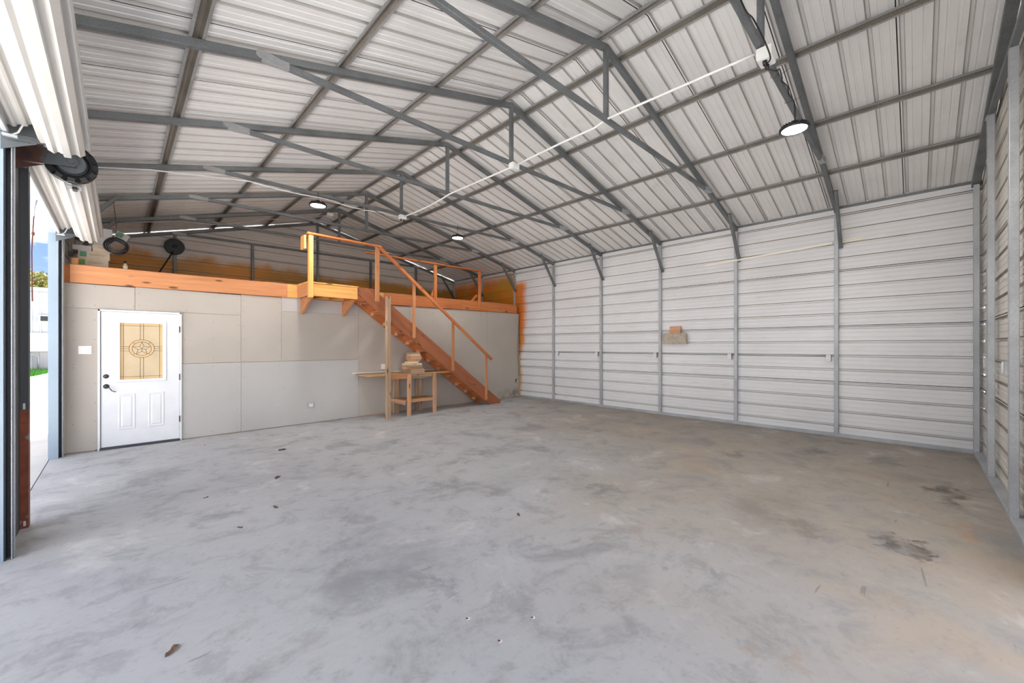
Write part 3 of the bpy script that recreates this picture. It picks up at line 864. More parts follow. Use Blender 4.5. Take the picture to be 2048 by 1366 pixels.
# landing
box('fascia_board', 2.47, 3.345, YS0, YS0 + 0.036, 2.43, 2.662, M['pine_yellow'], st, 0.002)
box('fascia_board', 2.436, 2.469, YS0, 8.296, 2.43, 2.662, M['pine_beam'], st, 0.002, long='y')
box('deck_board', 2.43, 3.36, YS0 - 0.01, 8.0, 2.663, 2.684, M['pine_yellow'], st)
box('deck_board', 2.43, 3.36, 8.003, 8.33, 2.663, 2.684, M['pine_yellow'], st)
for xx in (2.72, 3.02, 3.31):
    box('joist', xx, xx + 0.036, YS0 + 0.038, 8.296, 2.44, 2.66, M['pine'], st, long='y')
for xx in (2.50, 3.29):
    bm = bmesh.new()
    a = [bm.verts.new((xx, y, z)) for y, z in ((YS0 + 0.04, 2.428), (8.33, 2.428), (8.33, 2.13), (8.28, 2.12))]
    b = [bm.verts.new((xx + 0.038, v.co.y, v.co.z)) for v in a]
    n_ = 4
    for q in range(n_): bm.faces.new((a[q], a[(q + 1) % n_], b[(q + 1) % n_], b[q]))
    bm.faces.new(a); bm.faces.new(b[::-1])
    link('bracket', mesh_from(bm, 'bracket'), M['pine_beam'], st)
# stringers
SL = 0.735
def low(x): return 0.03 + SL * (6.79 - x)
def stringer(y, m):
    vh = 0.352
    xt = 6.79 + 0.03 / SL
    pts = [(3.37, low(3.37)), (xt, 0.0), (xt + vh / SL - 0.10, 0.0), (xt + vh / SL - 0.10 + 0.0, 0.075), (3.68, zl), (3.37, zl)]
    bm = bmesh.new()
    mt, Ln = frame_between((3.37, y, low(3.37)), (xt, y, 0.0), (0, 0, 1))
    inv = mt.inverted()
    a = [bm.verts.new(inv @ Vector((px, y, pz))) for px, pz in pts]; b = [bm.verts.new(inv @ Vector((px, y + 0.038, pz))) for px, pz in pts]
    n_ = len(pts)
    for q in range(n_): bm.faces.new((a[q], a[(q + 1) % n_], b[(q + 1) % n_], b[q]))
    bm.faces.new(a); bm.faces.new(b[::-1])
    link('stringer', mesh_from(bm, 'stringer'), m, st, mt)
stringer(7.74, M['pine_brown']); stringer(YS1, M['pine'])
for q in range(1, 13):
    z = zl * q / 13
    xm = 6.79 + 0.03 / SL + 0.352 / SL / 2 - z / SL + 0.015
    box('tread', xm - 0.13, xm + 0.13, 7.78, YS1 - 0.002, z - 0.036, z, M['pine'], st, 0.002, long='y')
    cl = box('tread_cleat', xm - 0.13, xm - 0.095, 8.16, YS1 - 0.002, z - 0.10, z - 0.038, M['wood_block'], st, long='z')
    box('tread_cleat', xm - 0.093, xm + 0.12, 8.16, YS1 - 0.002, z - 0.066, z - 0.038, M['wood_block'], st)
# landing rail and handrail
box('newel', 2.428, 2.497, 7.60, 7.664 + 0.034, 2.39, 3.50, M['pine_yellow'], st, 0.003, long='z')
box('newel', 3.70, 3.785, 7.662, 7.698, 2.42, 3.50, M['pine_beam'], st, 0.003, long='z')
box('newel', 3.725, 3.79, 7.70, 7.738, 2.60, 3.48, M['pine'], st, 0.003, long='z')
beam('top_rail', (2.40, 7.645, 3.535), (3.80, 7.645, 3.530), 0.088, 0.036, M['pine'], st)
box('rail_block', 2.36, 2.395, 7.66, 7.86, 3.26, 3.50, M['pine_yellow'], st, 0.002, long='z')
beam('handrail', (3.77, 7.665, 3.53), (6.83, 7.665, 1.17), 0.05, 0.062, M['pine'], st)
beam('rail_splice', (5.82, 7.626, 1.905), (6.13, 7.626, 1.665), 0.026, 0.05, M['pine_beam'], st)
def hr(x): return 3.53 - (x - 3.77) * (2.36 / 3.06)
for xx, zz in ((4.60, 1.69), (5.645, 0.925), (6.69, 0.14)):
    box('baluster', xx - 0.022, xx + 0.042, 7.702, 7.738, zz, hr(xx) - 0.005, M['pine_beam'] if xx < 6 else M['pine_beam'], st, 0.002, long='z')

# loose 4x4 support post at the stair side
put(box('timber_post', 3.915, 4.0, 7.60, 7.685, 0.0, 2.535, M['wood_old'], r=0.003, long='z'),
    'tall weathered square timber post standing against the stair side left of the workbench', 'post')

# ------------------------------------------------------------------ workbench
wb = thing('workbench', 'rough lumber workbench with lower shelf under the stairs', 'workbench', (4.8, 8, 0))
bm = bmesh.new()
pts = [(3.60, 8.30), (3.86, 8.05), (3.62, 7.82), (3.98, 7.66), (5.60, 7.66), (5.66, 7.9), (5.66, 8.32), (3.62, 8.32)]
a = [bm.verts.new((x, y, 0.897)) for x, y in [(3.58, 8.322), (3.55, 7.72), (3.60, 7.692), (5.545, 7.692), (5.555, 8.322)]]
b = [bm.verts.new((v.co.x, v.co.y, 0.917)) for v in a]
for q in range(5): bm.faces.new((a[q], a[(q + 1) % 5], b[(q + 1) % 5], b[q]))
bm.faces.new(a[::-1]); bm.faces.new(b)
link('tabletop', mesh_from(bm, 'tabletop'), M['ply'], wb)
for (x, y, mk) in ((4.44, 7.69, 'wood_pale2'), (5.09, 7.69, 'wood_pale2'), (4.44, 8.21, 'wood_old'), (5.03, 8.21, 'wood_old')):
    box('leg', x, x + 0.085, y, y + 0.04, 0.0, 0.893, M['wood_old'] if mk == 'wood_old' else M['wood_block'], wb, 0.003, long='z')
    if mk == 'wood_old': box('leg', x - 0.038, x - 0.001, y, y + 0.085, 0.0, 0.893, M['wood_old'], wb, 0.003, long='z')
box('apron', 3.98, 4.435, 7.70, 7.736, 0.815, 0.894, M['pine_beam'], wb)
box('apron', 4.53, 5.085, 7.735, 7.77, 0.83, 0.894, M['wood_old'], wb)
box('apron', 4.40, 4.436, 7.74, 8.20, 0.815, 0.894, M['wood_block'], wb, long='y')
box('shelf_board', 4.40, 5.18, 7.735, 8.205, 0.325, 0.345, M['ply'], wb)
box('shelf_rail', 4.36, 4.4, 7.70, 8.3, 0.25, 0.34, M['wood_block'], wb, long='y')
box('shelf_rail', 4.53, 5.085, 7.70, 7.733, 0.29, 0.325, M['wood_block'], wb)
box('under_tray', 4.56, 4.98, 7.80, 8.12, 0.80, 0.815, M['wood_pale'], wb)
box('under_tray', 4.56, 4.58, 7.80, 8.12, 0.815, 0.893, M['dark_trim'], wb, long='y')
box('under_tray', 4.96, 4.98, 7.80, 8.12, 0.815, 0.893, M['dark_trim'], wb, long='y')
o = put(beam('trim_strip', (3.50, 8.295, 0.94), (5.50, 8.275, 0.94), 0.045, 0.018, M['white_plastic']), 'long white plastic strip lying along the back of the workbench', 'trim strip')

# stacked wood offcuts on the bench
zz = 0.919
STK = [(4.53, 4.87, 0.30, 0.088, 'wood_old', 'wide brown offcut at the bottom of the stack on the bench'),
       (4.44, 4.86, 0.16, 0.045, 'wood_block', 'long thin offcut second from the bottom of the stack'),
       (4.45, 4.845, 0.22, 0.045, 'wood_old', 'grey brown offcut third from the bottom of the stack'),
       (4.46, 4.835, 0.20, 0.036, 'wood_pale', 'pale pinkish offcut fourth from the bottom of the stack'),
       (4.50, 4.74, 0.18, 0.040, 'wood_pale', 'short yellow offcut in the middle of the stack on the bench'),
       (4.57, 4.80, 0.16, 0.036, 'wood_block', 'thin orange offcut above the middle of the stack'),
       (4.55, 4.82, 0.20, 0.088, 'wood_block', 'thick orange knotty offcut near the top of the stack'),
       (4.57, 4.79, 0.18, 0.036, 'wood_pale', 'pale yellow offcut second from the top of the stack'),
       (4.55, 4.80, 0.16, 0.038, 'wood_old', 'dull brown offcut on top of the stack')]
for q, (xa, xb, dy, h, mk, lab) in enumerate(STK):
    yc = 7.86 + random.uniform(-0.015, 0.015)
    o = box('wood_block', xa, xb, yc - dy / 2, yc + dy / 2, zz, zz + h - 0.0005, M[mk], None, 0.002, rotz=random.uniform(-0.09, 0.09))
    put(o, lab, 'wood block', 'offcuts stacked on the workbench'); zz += h

# ------------------------------------------------------------------ items on the right wall
o = put(box('plank', 8.49, 8.523, 3.39, 3.915, 1.555, 1.785, M['lumber_ply'], r=0.002, long='y'), 'pale grey board fixed low between posts on the right wall', 'plank')
o = put(box('plank', 8.487, 8.523, 3.515, 3.745, 1.787, 1.935, M['wood_block'], r=0.002, long='y'), 'short orange board standing on the grey board on the right wall', 'plank')
YO = [6.953, 5.59, 4.06, 2.54, 1.01]
WH = ['first', 'second', 'third', 'fourth', 'fifth']
for q, y in enumerate(YO):
    yy = y + (-0.075 if q == 0 else 0.03)
    t = thing('outlet', 'white receptacle on the right wall, %s post from the stairs side' % WH[q], 'outlet', (8.52, yy, 1.31), 'receptacles along the right wall')
    box('box', 8.515, 8.575, yy - 0.035, yy + 0.035, 1.255, 1.37, M['steel_light'], t, 0.004, long='z')
    cv = box('cover', 8.508, 8.515, yy - 0.033, yy + 0.033, 1.26, 1.365, M['white_plastic'], t, 0.002, long='z')
    for zz_ in (1.288, 1.335): box('socket', 8.505, 8.508, yy - 0.015, yy + 0.015, zz_ - 0.013, zz_ + 0.013, M['label_white'], cv, 0.001)
for q, (a, b) in enumerate([(8.50, 6.92), (6.84, 5.66), (5.58, 4.13), (4.05, 2.61), (2.53, 1.08)]):
    o = tube('conduit', [(8.572, a, 1.345), (8.570, (a + b) / 2, 1.338), (8.572, b, 1.345)], 0.0105, M['steel_light'])
    put(o, 'thin grey electrical conduit on the right wall, %s bay from the stairs' % WH[q], 'conduit', 'conduit runs on the right wall')
# long white strips wedged across the posts
put(beam('trim_strip', (8.50, 3.03, 3.145), (8.50, 0.99, 3.235), 0.012, 0.035, M['cream']), 'long white plastic strip slanting across posts high on the right wall', 'trim strip')
t = thing('corner_strip', 'short double ended cream strip high on the right wall past the post', 'trim strip', (8.55, 0.8, 3.2))
beam('strip', (8.565, 0.905, 3.27), (8.565, 0.585, 3.285), 0.012, 0.022, M['cream'], t)
beam('strip', (8.55, 0.905, 3.232), (8.55, 0.60, 3.25), 0.012, 0.028, M['cream'], t)
# near wall outlets
for (xx, lab) in ((6.05, 'between the two near posts'), (7.55, 'by the corner post')):
    t = thing('outlet', 'white receptacle on the near wall ' + lab, 'outlet', (xx, -0.62, 1.3))
    box('box', xx - 0.035, xx + 0.035, -0.635, -0.585, 1.25, 1.37, M['steel_light'], t, 0.004, long='z')
    box('cover', xx - 0.033, xx + 0.033, -0.585, -0.578, 1.255, 1.365, M['white_plastic'], t, 0.002, long='z')
# corner cable and foam
o = tube('cable', [(8.50, 8.31, 2.38), (8.47, 8.31, 2.0), (8.44, 8.31, 1.5), (8.44, 8.31, 1.2), (8.49, 8.31, 0.95), (8.5, 8.31, 0.62)], 0.007, M['grey_paint'])
put(o, 'grey cable hanging down the far right corner beside the drywall', 'cable')
bm = bmesh.new()
pth = [(8.555, 8.36 - 0.02 * math.sin(q), 0.06 + q * 0.04) for q in range(30)]
tube_bm(bm, [(p[0] + random.uniform(-0.008, 0.008), p[1], p[2]) for p in pth], 0.02, 8)
put(link('foam_bead', mesh_from(bm, 'foam_bead'), M['yellow_foam'], smooth=True), 'yellow expanding foam bead in the far right corner', 'foam', None, 'stuff')

# ------------------------------------------------------------------ high-bay lamps
def lamp(x, y, zlamp, ztop, label, on=True):
    t = thing('high_bay_lamp', label, 'lamp', (x, y, zlamp), 'round high-bay lamps')
    R = 0.135
    hs = lathe('housing', [(0.0, 0.075), (0.035, 0.075), (0.045, 0.05), (0.075, 0.04), (0.09, 0.018), (R, 0.012), (R, -0.012), (R - 0.018, -0.016), (R - 0.024, -0.006), (0, -0.006)], M['black'], t, Matrix.Translation((x, y, zlamp)), 36)
    bm = bmesh.new()
    for q in range(24):
        a = 2 * PI * q / 24
        v = extr(bm, rect(0.004, 0.03), 0.05, 0.115)
        bmesh.ops.transform(bm, matrix=Matrix.Translation((x, y, zlamp + 0.026)) @ Matrix.Rotation(a, 4, 'Z'), verts=v)
    link('heat_fins', mesh_from(bm, 'heat_fins'), M['black'], hs)
    lathe('lens', [(0, -0.016), (0.07, -0.0155), (R - 0.026, -0.011), (R - 0.026, -0.007), (0, -0.007)], M['lens'] if on else M['lens_dim'], hs, Matrix.Translation((x, y, zlamp)), 36)
    tube('hook', [(x, y, zlamp + 0.07), (x + 0.012, y, zlamp + 0.10), (x, y, zlamp + 0.115)], 0.006, M['steel_light'], t, 6)
    tube('hanger', [(x, y, zlamp + 0.11), (x, y, ztop)], 0.004, M['black'], t, 6)
    return t
zc = lambda x: 4.0 + (x - 0.88) * 0.0162
lamp(2.37, 7.0, 3.86, zc(2.37) + 0.05, 'glowing round high-bay lamp hanging left of the ridge over the stairs')
lamp(5.25, 7.0, 3.87, zc(5.25) + 0.06, 'small round high-bay lamp hanging right of the ridge near the loft railing', False)
lamp(5.06, 0.90, 3.80, zc(5.06) + 0.02, 'closest round black high-bay lamp hanging at the upper right', False)
lamp(2.60, 0.90, 3.80, zc(2.6) + 0.02, 'round high-bay lamp overhead just outside the picture', False)

# ------------------------------------------------------------------ conduit and boxes at the king posts
def jbox(x, y, z, s, label, plugs=False):
    t = thing('junction_box', label, 'junction box', (x, y, z), 'junction boxes at the truss centres')
    box('box', x - s, x + s, y - s * 0.75, y + s * 0.75, z - s * 0.62, z + s * 0.62, M['white_plastic'], t, 0.006)
    cv = box('cover', x - s * 0.9, x + s * 0.9, y - s * 0.65, y + s * 0.65, z - s * 0.7, z - s * 0.625, M['white_plastic'], t, 0.002)
    for dx in (-0.45, 0.45):
        q = lathe('socket', [(0, -0.003), (s * 0.24, -0.003), (s * 0.26, 0)], M['label_white'], cv, Matrix.Translation((x + dx * s, y, z - s * 0.7)), 12)
        if plugs: lathe('plug', [(0, -0.04), (s * 0.16, -0.04), (s * 0.24, -0.01), (s * 0.24, 0)], M['black'], t, Matrix.Translation((x + dx * s, y, z - s * 0.7 - 0.003)), 12)
    return t
jbox(3.93, 0.90, 3.985, 0.075, 'large white receptacle box on the nearest truss with two black plugs', True)
jbox(3.92, 3.93, 4.015, 0.06, 'white box at the centre of the middle truss in view')
jbox(3.92, 6.99, 4.01, 0.06, 'white box under the truss holding the two far lamps', True)
jbox(3.66, 9.99, 4.70, 0.06, 'beige double receptacle box under the roof ridge above the loft')
def sag(a, b, n, s_):
    a, b = Vector(a), Vector(b)
    return [a.lerp(b, q / n) - Vector((0, 0, 4 * s_ * (q / n) * (1 - q / n))) for q in range(n + 1)]
c1 = sag((3.92, 0.98, 4.04), (3.92, 2.43, 4.075), 6, 0.0) + sag((3.92, 2.43, 4.035), (3.92, 3.86, 4.02), 8, -0.01)[1:]
put(tube('conduit', c1, 0.0125, M['white_plastic']), 'white conduit from the nearest truss to the middle truss box', 'conduit')
put(tube('conduit', sag((3.92, 4.0, 4.02), (3.92, 5.46, 4.04), 6, 0.0) + sag((3.92, 5.46, 4.035), (3.92, 6.92, 4.01), 8, 0.03)[1:], 0.0125, M['white_plastic']), 'white conduit from the middle truss box to the far lamp truss', 'conduit')
yk = TY(5) - 0.04
put(tube('conduit', [(3.86, 6.985, 4.0), (3.6, yk, 3.985)] + sag((3.5, yk, 4.005), (2.6, yk, 3.985), 5, 0.03) + sag((2.4, yk, 3.99), (1.4, yk, 3.975), 5, 0.02) + [(1.1, yk, 3.93), (0.3, yk - 0.02, 3.80), (-0.5, yk - 0.02, 3.60)], 0.009, M['white_plastic']),
    'white conduit clipped under the far lamp truss towards the doors', 'conduit')
yk = TY(7) - 0.052
put(tube('conduit', sag((3.6, yk, 4.69), (2.3, yk, 4.30), 6, 0.05) + sag((2.3, yk, 4.30), (0.9, yk, 3.93), 6, 0.08)[1:] + [(0.3, yk, 3.80), (0.1, yk, 3.75)], 0.009, M['steel_light']), 'grey conduit along the loft truss to the ridge box', 'conduit')
# black cords
def cord(pts, label, r=0.006):
    P_ = []
    for q, p in enumerate(pts):
        P_.append(Vector(p))
    # catmull-rom
    out = []
    for q in range(len(P_) - 1):
        p0 = P_[max(q - 1, 0)]; p1 = P_[q]; p2 = P_[q + 1]; p3 = P_[min(q + 2, len(P_) - 1)]
        for s_ in range(6):
            u = s_ / 6
            out.append(0.5 * ((2 * p1) + (p2 - p0) * u + (2 * p0 - 5 * p1 + 4 * p2 - p3) * u * u + (3 * p1 - p0 - 3 * p2 + p3) * u ** 3))
    out.append(P_[-1])
    return put(tube('power_cord', out, r, M['black'], None, 6), label, 'cord')
yn = TY(1) - 0.05
cord([(3.97, 0.90, 3.90), (3.99, yn - 0.05, 3.86), (4.10, yn - 0.05, 3.93), (4.30, yn - 0.03, 3.95), (4.42, yn, 4.02), (4.5, yn + 0.01, 4.03), (4.55, yn, 4.035), (4.68, yn, 4.06), (4.80, yn + 0.01, 4.035), (4.92, yn, 4.04), (5.02, yn, 4.0), (5.06, 0.895, 3.88)], 'black cord from the nearest box along the truss to the closest lamp')
cord([(3.90, 0.90, 3.90), (3.84, yn - 0.04, 3.90), (3.72, yn - 0.02, 4.0), (3.5, yn, 4.05), (3.3, yn, 4.0), (3.0, yn, 4.03), (2.7, yn, 4.0), (2.6, 0.895, 3.88)], 'black cord leaving the nearest box towards the upper left')
cord([(3.93, 6.97, 3.93), (4.05, 6.97, 3.94), (4.4, 6.97, 4.0), (4.8, 6.97, 3.99), (5.15, 6.97, 3.96), (5.24, 6.99, 3.95)], 'black cord running to the small lamp right of the ridge', 0.005)
cord([(3.89, 6.97, 3.93), (3.7, 6.97, 3.90), (3.3, 6.97, 4.0), (3.0, 6.97, 3.93), (2.7, 6.97, 3.93), (2.42, 6.99, 3.94)], 'black cord running to the glowing lamp left of the ridge', 0.005)
# zip ties round the near chord
for q, (xx, sg) in enumerate(((4.40, -1), (4.98, -1))):
    zz_ = zc(xx) + 0.025; y = TY(1)
    t = thing('cable_tie', 'thin black zip tie round the nearest truss chord, %s' % ('by the cord bend' if q == 0 else 'above the closest lamp'), 'cable tie', (xx, y, zz_))
    tube('loop', [(xx, y - 0.031, zz_ - 0.031), (xx, y + 0.031, zz_ - 0.031), (xx, y + 0.031, zz_ + 0.031), (xx, y - 0.031, zz_ + 0.031)], 0.0022, M['black'], t, 6, True)
    tube('tail', [(xx, y - 0.033, zz_ - 0.03), (xx - 0.04, y - 0.08, zz_ - 0.05), (xx - 0.07, y - 0.13, zz_ - 0.05)], 0.0018, M['black'], t, 5)

# ------------------------------------------------------------------ roll-up doors
def corr(nr=10, r0=0.114, r1=0.138):
    pr = []
    for q in range(nr):
        a = 2 * PI * q / nr
        st_ = 2 * PI / nr
        for f, r in ((0.0, r0), (0.34, r0), (0.46, r1), (0.88, r1)):
            pr.append((r * math.cos(a + f * st_), r * math.sin(a + f * st_)))
    return pr
def rollup(y0, y1, label, wheel):
    cx, cz = -0.28, 3.055
    t = thing('roll_up_door', label, 'roll-up door', (cx, (y0 + y1) / 2, 2.9))
    bm = bmesh.new()
    pr = corr()
    a = []
    rot = Matrix.Rotation(PI / 2, 4, 'Z')
    extr(bm, [(-p[0], p[1]) for p in pr], y0, y1)
    o = link('curtain_coil', mesh_from(bm, 'curtain_coil'), M['coil'], t, Matrix.Translation((cx, 0, cz)) @ rot)
    # inner wraps seen at the ends
    bm = bmesh.new()
    extr(bm, [(-p[0] * 0.86, p[1] * 0.86) for p in corr(9, 0.112, 0.13)], y0 - 0.018, y1 + 0.018)
    link('inner_wrap', mesh_from(bm, 'inner_wrap'), M['coil'], t, Matrix.Translation((cx, 0, cz)) @ rot)
    bm = bmesh.new(); tube_bm(bm, [(cx, y0 - 0.15, cz), (cx, y1 + 0.08, cz)], 0.022, 12)
    link('axle', mesh_from(bm, 'axle'), M['grey_paint'], t)
    # free end of the curtain dropping behind the guides
    bm = bmesh.new()
    prof = []
    for q in range(13):
        u = q / 12
        x = cx - 0.137 + (-0.552 - (cx - 0.137)) * min(1, u * 1.15); z = cz + 0.035 - u * 0.06
        off = 0.012 if q % 4 in (1, 2) else 0.0
        prof.append((x - off * 0.5, z + off))
    A = [bm.verts.new((x, y0 + 0.01, z)) for x, z in prof]; B = [bm.verts.new((x, y1 - 0.01, z)) for x, z in prof]
    for q in range(len(prof) - 1): bm.faces.new((A[q], A[q + 1], B[q + 1], B[q]))
    link('curtain', mesh_from(bm, 'curtain'), M['coil'], t)
    box('bottom_bar', -0.566, -0.541, y0 + 0.01, y1 - 0.01, 2.998, 3.028, M['steel_light'], t, 0.003, long='y')
    # brackets at both ends
    for ye, sg in ((y0 - 0.135, -1), (y1 + 0.06, 1)):
        bmt = M['bracket'] if (wheel and sg < 0) else M['grey_paint']
        pts = [(-0.585, 2.97), (-0.585, 3.12), (-0.47, 3.13), (cx + 0.02, 3.10), (cx + 0.05, cz), (cx + 0.02, 3.015), (-0.44, 2.99)]
        poly_prism('bracket', pts, ye, ye + 0.006, bmt, t)
        box('bracket_flange', -0.585, cx + 0.03, ye - 0.035 * (sg > 0) , ye + 0.006 + 0.035 * (sg < 0), 3.012, 3.017, bmt, t)
        poly_prism('bracket_gusset', [(-0.585, 2.90), (-0.585, 2.97), (-0.42, 2.985)], ye, ye + 0.006, bmt, t)
    tube('release_cable', [(-0.40, y1 - 0.02, 3.16), (-0.47, y1 - 0.01, 3.10), (-0.50, y1, 3.02), (-0.52, y1, 3.0), (-0.54, y1 - 0.01, 2.98)], 0.006, M['white_plastic'], t)
    box('stop_clip', -0.57, -0.50, y1 - 0.03, y1 + 0.005, 2.975, 2.99, M['steel_light'], t, 0.002)
    if wheel:
        yw = y0 - 0.045
        bm = bmesh.new()
        nh = 12
        for row, yo in ((0, -0.035), (1, 0.005)):
            for q in range(nh):
                a_ = 2 * PI * (q + 0.5 * row) / nh
                hx = [(0.052 * math.cos(b), 0.024 * math.sin(b)) for b in [PI / 3 * s_ for s_ in range(6)]]
                va = []; vb = []
                for (u, v_) in hx:
                    ang = a_ + u / 0.14 * 0.88
                    va.append(bm.verts.new((cx + 0.128 * math.cos(ang), yw + yo + v_, cz + 0.128 * math.sin(ang))))
                    ang2 = a_ + u * 0.8 / 0.14 * 0.88
                    vb.append(bm.verts.new((cx + 0.158 * math.cos(ang2), yw + yo + v_ * 0.8, cz + 0.158 * math.sin(ang2))))
                for s_ in range(6): bm.faces.new((va[s_], va[(s_ + 1) % 6], vb[(s_ + 1) % 6], vb[s_]))
                bm.faces.new(vb)
        link('drum_wheel_tread', mesh_from(bm, 'drum_wheel_tread'), M['black'], t)
        RXm = Matrix.Translation((cx, yw, cz)) @ Matrix.Rotation(PI / 2, 4, 'X')
        lathe('drum_wheel', [(0, 0.03), (0.03, 0.035), (0.10, 0.03), (0.11, 0.045), (0.138, 0.05), (0.138, -0.03), (0, -0.03)], M['black'], t, RXm, 36, False)
        bm = bmesh.new()
        lathe('ratchet_plate', [(0.03, 0.056), (0.085, 0.056), (0.09, 0.05), (0.09, 0.04), (0.03, 0.04), (0.03, 0.056)], M['grey_paint'], t, RXm, 28, False)
        # slide latch stuck on the coil
        lt = box('latch', cx - 0.03, cx + 0.05, y0 + 0.06, y0 + 0.18, cz - 0.150, cz - 0.139, M['steel_light'], t, 0.002)
        box('latch_bolt', cx - 0.005, cx + 0.025, y0 + 0.08, y0 + 0.17, cz - 0.168, cz - 0.150, M['bronze'], lt, 0.002)
    return t
rollup(5.08, 7.92, 'rolled white steel door coiled above the far opening beside the loft boxes', True)
rollup(0.62, 4.44, 'rolled white steel door coiled overhead above the opening nearest the camera', False)

# door openings: jamb, track, header
def opening(tag, ya, yb, n0):
    put(box('trim_%d' % n0, -0.665, -0.573, yb - 0.01, yb + 0.03, 0.0, 3.03, M['blue_trim'], long='z'), 'blue grey jamb trim at the far side of the %s roll-up opening' % tag, None, None, 'structure')
    put(box('trim_%d' % (n0 + 1), -0.665, -0.573, ya - 0.03, ya + 0.01, 0.0, 3.03, M['blue_trim'], long='z'), 'blue grey jamb trim at the near side of the %s roll-up opening' % tag, None, None, 'structure')
    put(box('trim_%d' % (n0 + 2), -0.665, -0.601, ya - 0.03, yb + 0.03, 3.03, 3.12, M['blue_trim'], long='y'), 'blue grey header trim over the %s roll-up opening' % tag, None, None, 'structure')
    put(box('trim_%d' % (n0 + 3), -0.60, -0.573, ya - 0.03, yb + 0.03, 3.028, 3.30, M['steel_light'], long='y'), 'galvanized header tube over the %s roll-up opening' % tag, None, None, 'structure')
    for (yy, s_, w_) in ((yb, 1, 'far'), (ya, -1, 'near')):
        sh = 0.012 if (s_ < 0 and tag == 'far') else 0.0
        t = thing('door_guide', 'galvanized guide channel at the %s side of the %s roll-up opening' % (w_, tag), 'guide track', (-0.55, yy, 0))
        y_a, y_b = (yy + 0.0, yy + 0.075) if s_ > 0 else (yy - 0.075, yy)
        box('channel', -0.572, -0.566, y_a, y_b, 0.0, 2.995, M['dark_trim'], t, long='z')
        box('channel', -0.541 - sh, -0.535 - sh, y_a, y_b, 0.0, 2.995, M['steel_light'], t, 0.002, long='z')
        yb_ = y_b - 0.006 if s_ > 0 else y_a
        box('channel', -0.566, -0.541, yb_, yb_ + 0.006, 0.0, 2.995, M['dark_trim'], t, long='z')
        box('guide_lip', -0.534 - sh, -0.524 - sh, (y_a + 0.02) if s_ > 0 else y_a + 0.02, y_a + 0.035, 0.0, 2.995, M['silver_paint'], t, 0.002, long='z')
opening('far', 5.32, 8.14, 5)
opening('near', 0.40, 4.515, 10)
# rusty column between the doors
rc = thing('steel_column', 'dark grey column with rusty red foot between the two roll-up doors', 'column', (-0.56, 5.26, 0))
box('flange', -0.596, -0.532, 5.214, 5.220, 0.0, 3.03, M['rusty'], rc, long='z')
box('web', -0.538, -0.532, 5.220, 5.30, 0.0, 2.99, M['rusty'], rc, long='z')
box('sticker', -0.592, -0.583, 5.211, 5.2138, 1.41, 1.53, M['label_white'], rc)
box('slot', -0.562, -0.549, 5.211, 5.2138, 0.99, 1.04, M['label_white'], rc, 0.0)
box('slot', -0.56, -0.546, 5.211, 5.2138, 0.02, 0.06, M['label_white'], rc, 0.0)
box('column_tube', -0.60, -0.578, 4.60, 5.213, 0.0, 3.5, M['dark_trim'], rc, long='z')
# pull rope
cord_pts = sag((-0.60, 6.25, 2.86), (-0.60, 6.25, 2.85), 2, 0)
t = thing('pull_rope', 'thin red brown pull rope hanging in the far roll-up opening', 'rope', (-0.6, 6.4, 2.9))
tube('hook', [(-0.60, 6.42, 3.03), (-0.615, 6.42, 2.95), (-0.62, 6.42, 2.86)], 0.006, M['steel_light'], t, 6)
tube('rope', [(-0.62, 6.42, 2.86), (-0.635, 6.42, 2.5), (-0.632, 6.42, 2.1), (-0.63, 6.42, 1.98)], 0.006, M['rope'], t, 6)
bm = bmesh.new()
bmesh.ops.create_icosphere(bm, subdivisions=2, radius=0.013)
link('knot', mesh_from(bm, 'knot'), M['rope'], t, Matrix.Translation((-0.625, 6.42, 2.68)) @ Matrix.Scale(1.8, 4, (0, 0, 1)), True)

# ------------------------------------------------------------------ loft things
def tile_box(x0, x1, y0, y1, z0, z1, m, label, lab=None, text=None, rotz=0.0, tcol='ink'):
    cx, cy, cz = (x0 + x1) / 2, (y0 + y1) / 2, (z0 + z1) / 2
    t = thing('cardboard_box', label, 'box', (cx, cy, z0), 'tile boxes on the loft')
    a, b, c = (x1 - x0) / 2, (y1 - y0) / 2, (z1 - z0) / 2
    R = Matrix.Translation((cx, cy, cz)) @ Matrix.Rotation(rotz, 4, 'Z')
    bm = bmesh.new(); bx(bm, -a, a, -b, b, -c, c, 0.002); ct = link('carton', mesh_from(bm, 'carton'), M[m], t, R)
    bm = bmesh.new(); bx(bm, -a - 0.001, a + 0.001, -b - 0.001, b + 0.001, c - 0.02, c + 0.001, 0.002); link('lid', mesh_from(bm, 'lid'), M[m], t, R)
    if lab:
        bm = bmesh.new(); bx(bm, -a + 0.015, -a + 0.085, -b - 0.004, -b - 0.001, -c + 0.035, c - 0.012); link('colour_patch', mesh_from(bm, 'colour_patch'), M[lab], ct, R)
        bm = bmesh.new(); bx(bm, -a + 0.015, -a + 0.085, -b - 0.005, -b - 0.001, -c + 0.030, -c + 0.035); link('colour_edge', mesh_from(bm, 'colour_edge'), M['ink'], ct, R)
    if text:
        cu = bpy.data.curves.new('lettering', 'FONT'); cu.body = text; cu.size = 0.034; cu.extrude = 0.0006; cu.resolution_u = 2
        cu.align_x = 'CENTER'
        cu.materials.append(M[tcol])
        o = bpy.data.objects.new('lettering_curve', cu)
        mm = bpy.data.meshes.new_from_object(o); bpy.data.objects.remove(o)
        link('lettering', mm, M[tcol], ct, R @ Matrix.Translation((0.03, -b - 0.003, 0.0)) @ Matrix.Rotation(PI / 2, 4, 'X'))
    return t
zl0 = 2.690
YB = 8.62
tile_box(-0.43, -0.105, YB, YB + 0.33, zl0, zl0 + 0.115, 'tan_card', 'lowest tan tile carton with lime green patch on the loft', 'green', 'CLASSICO')
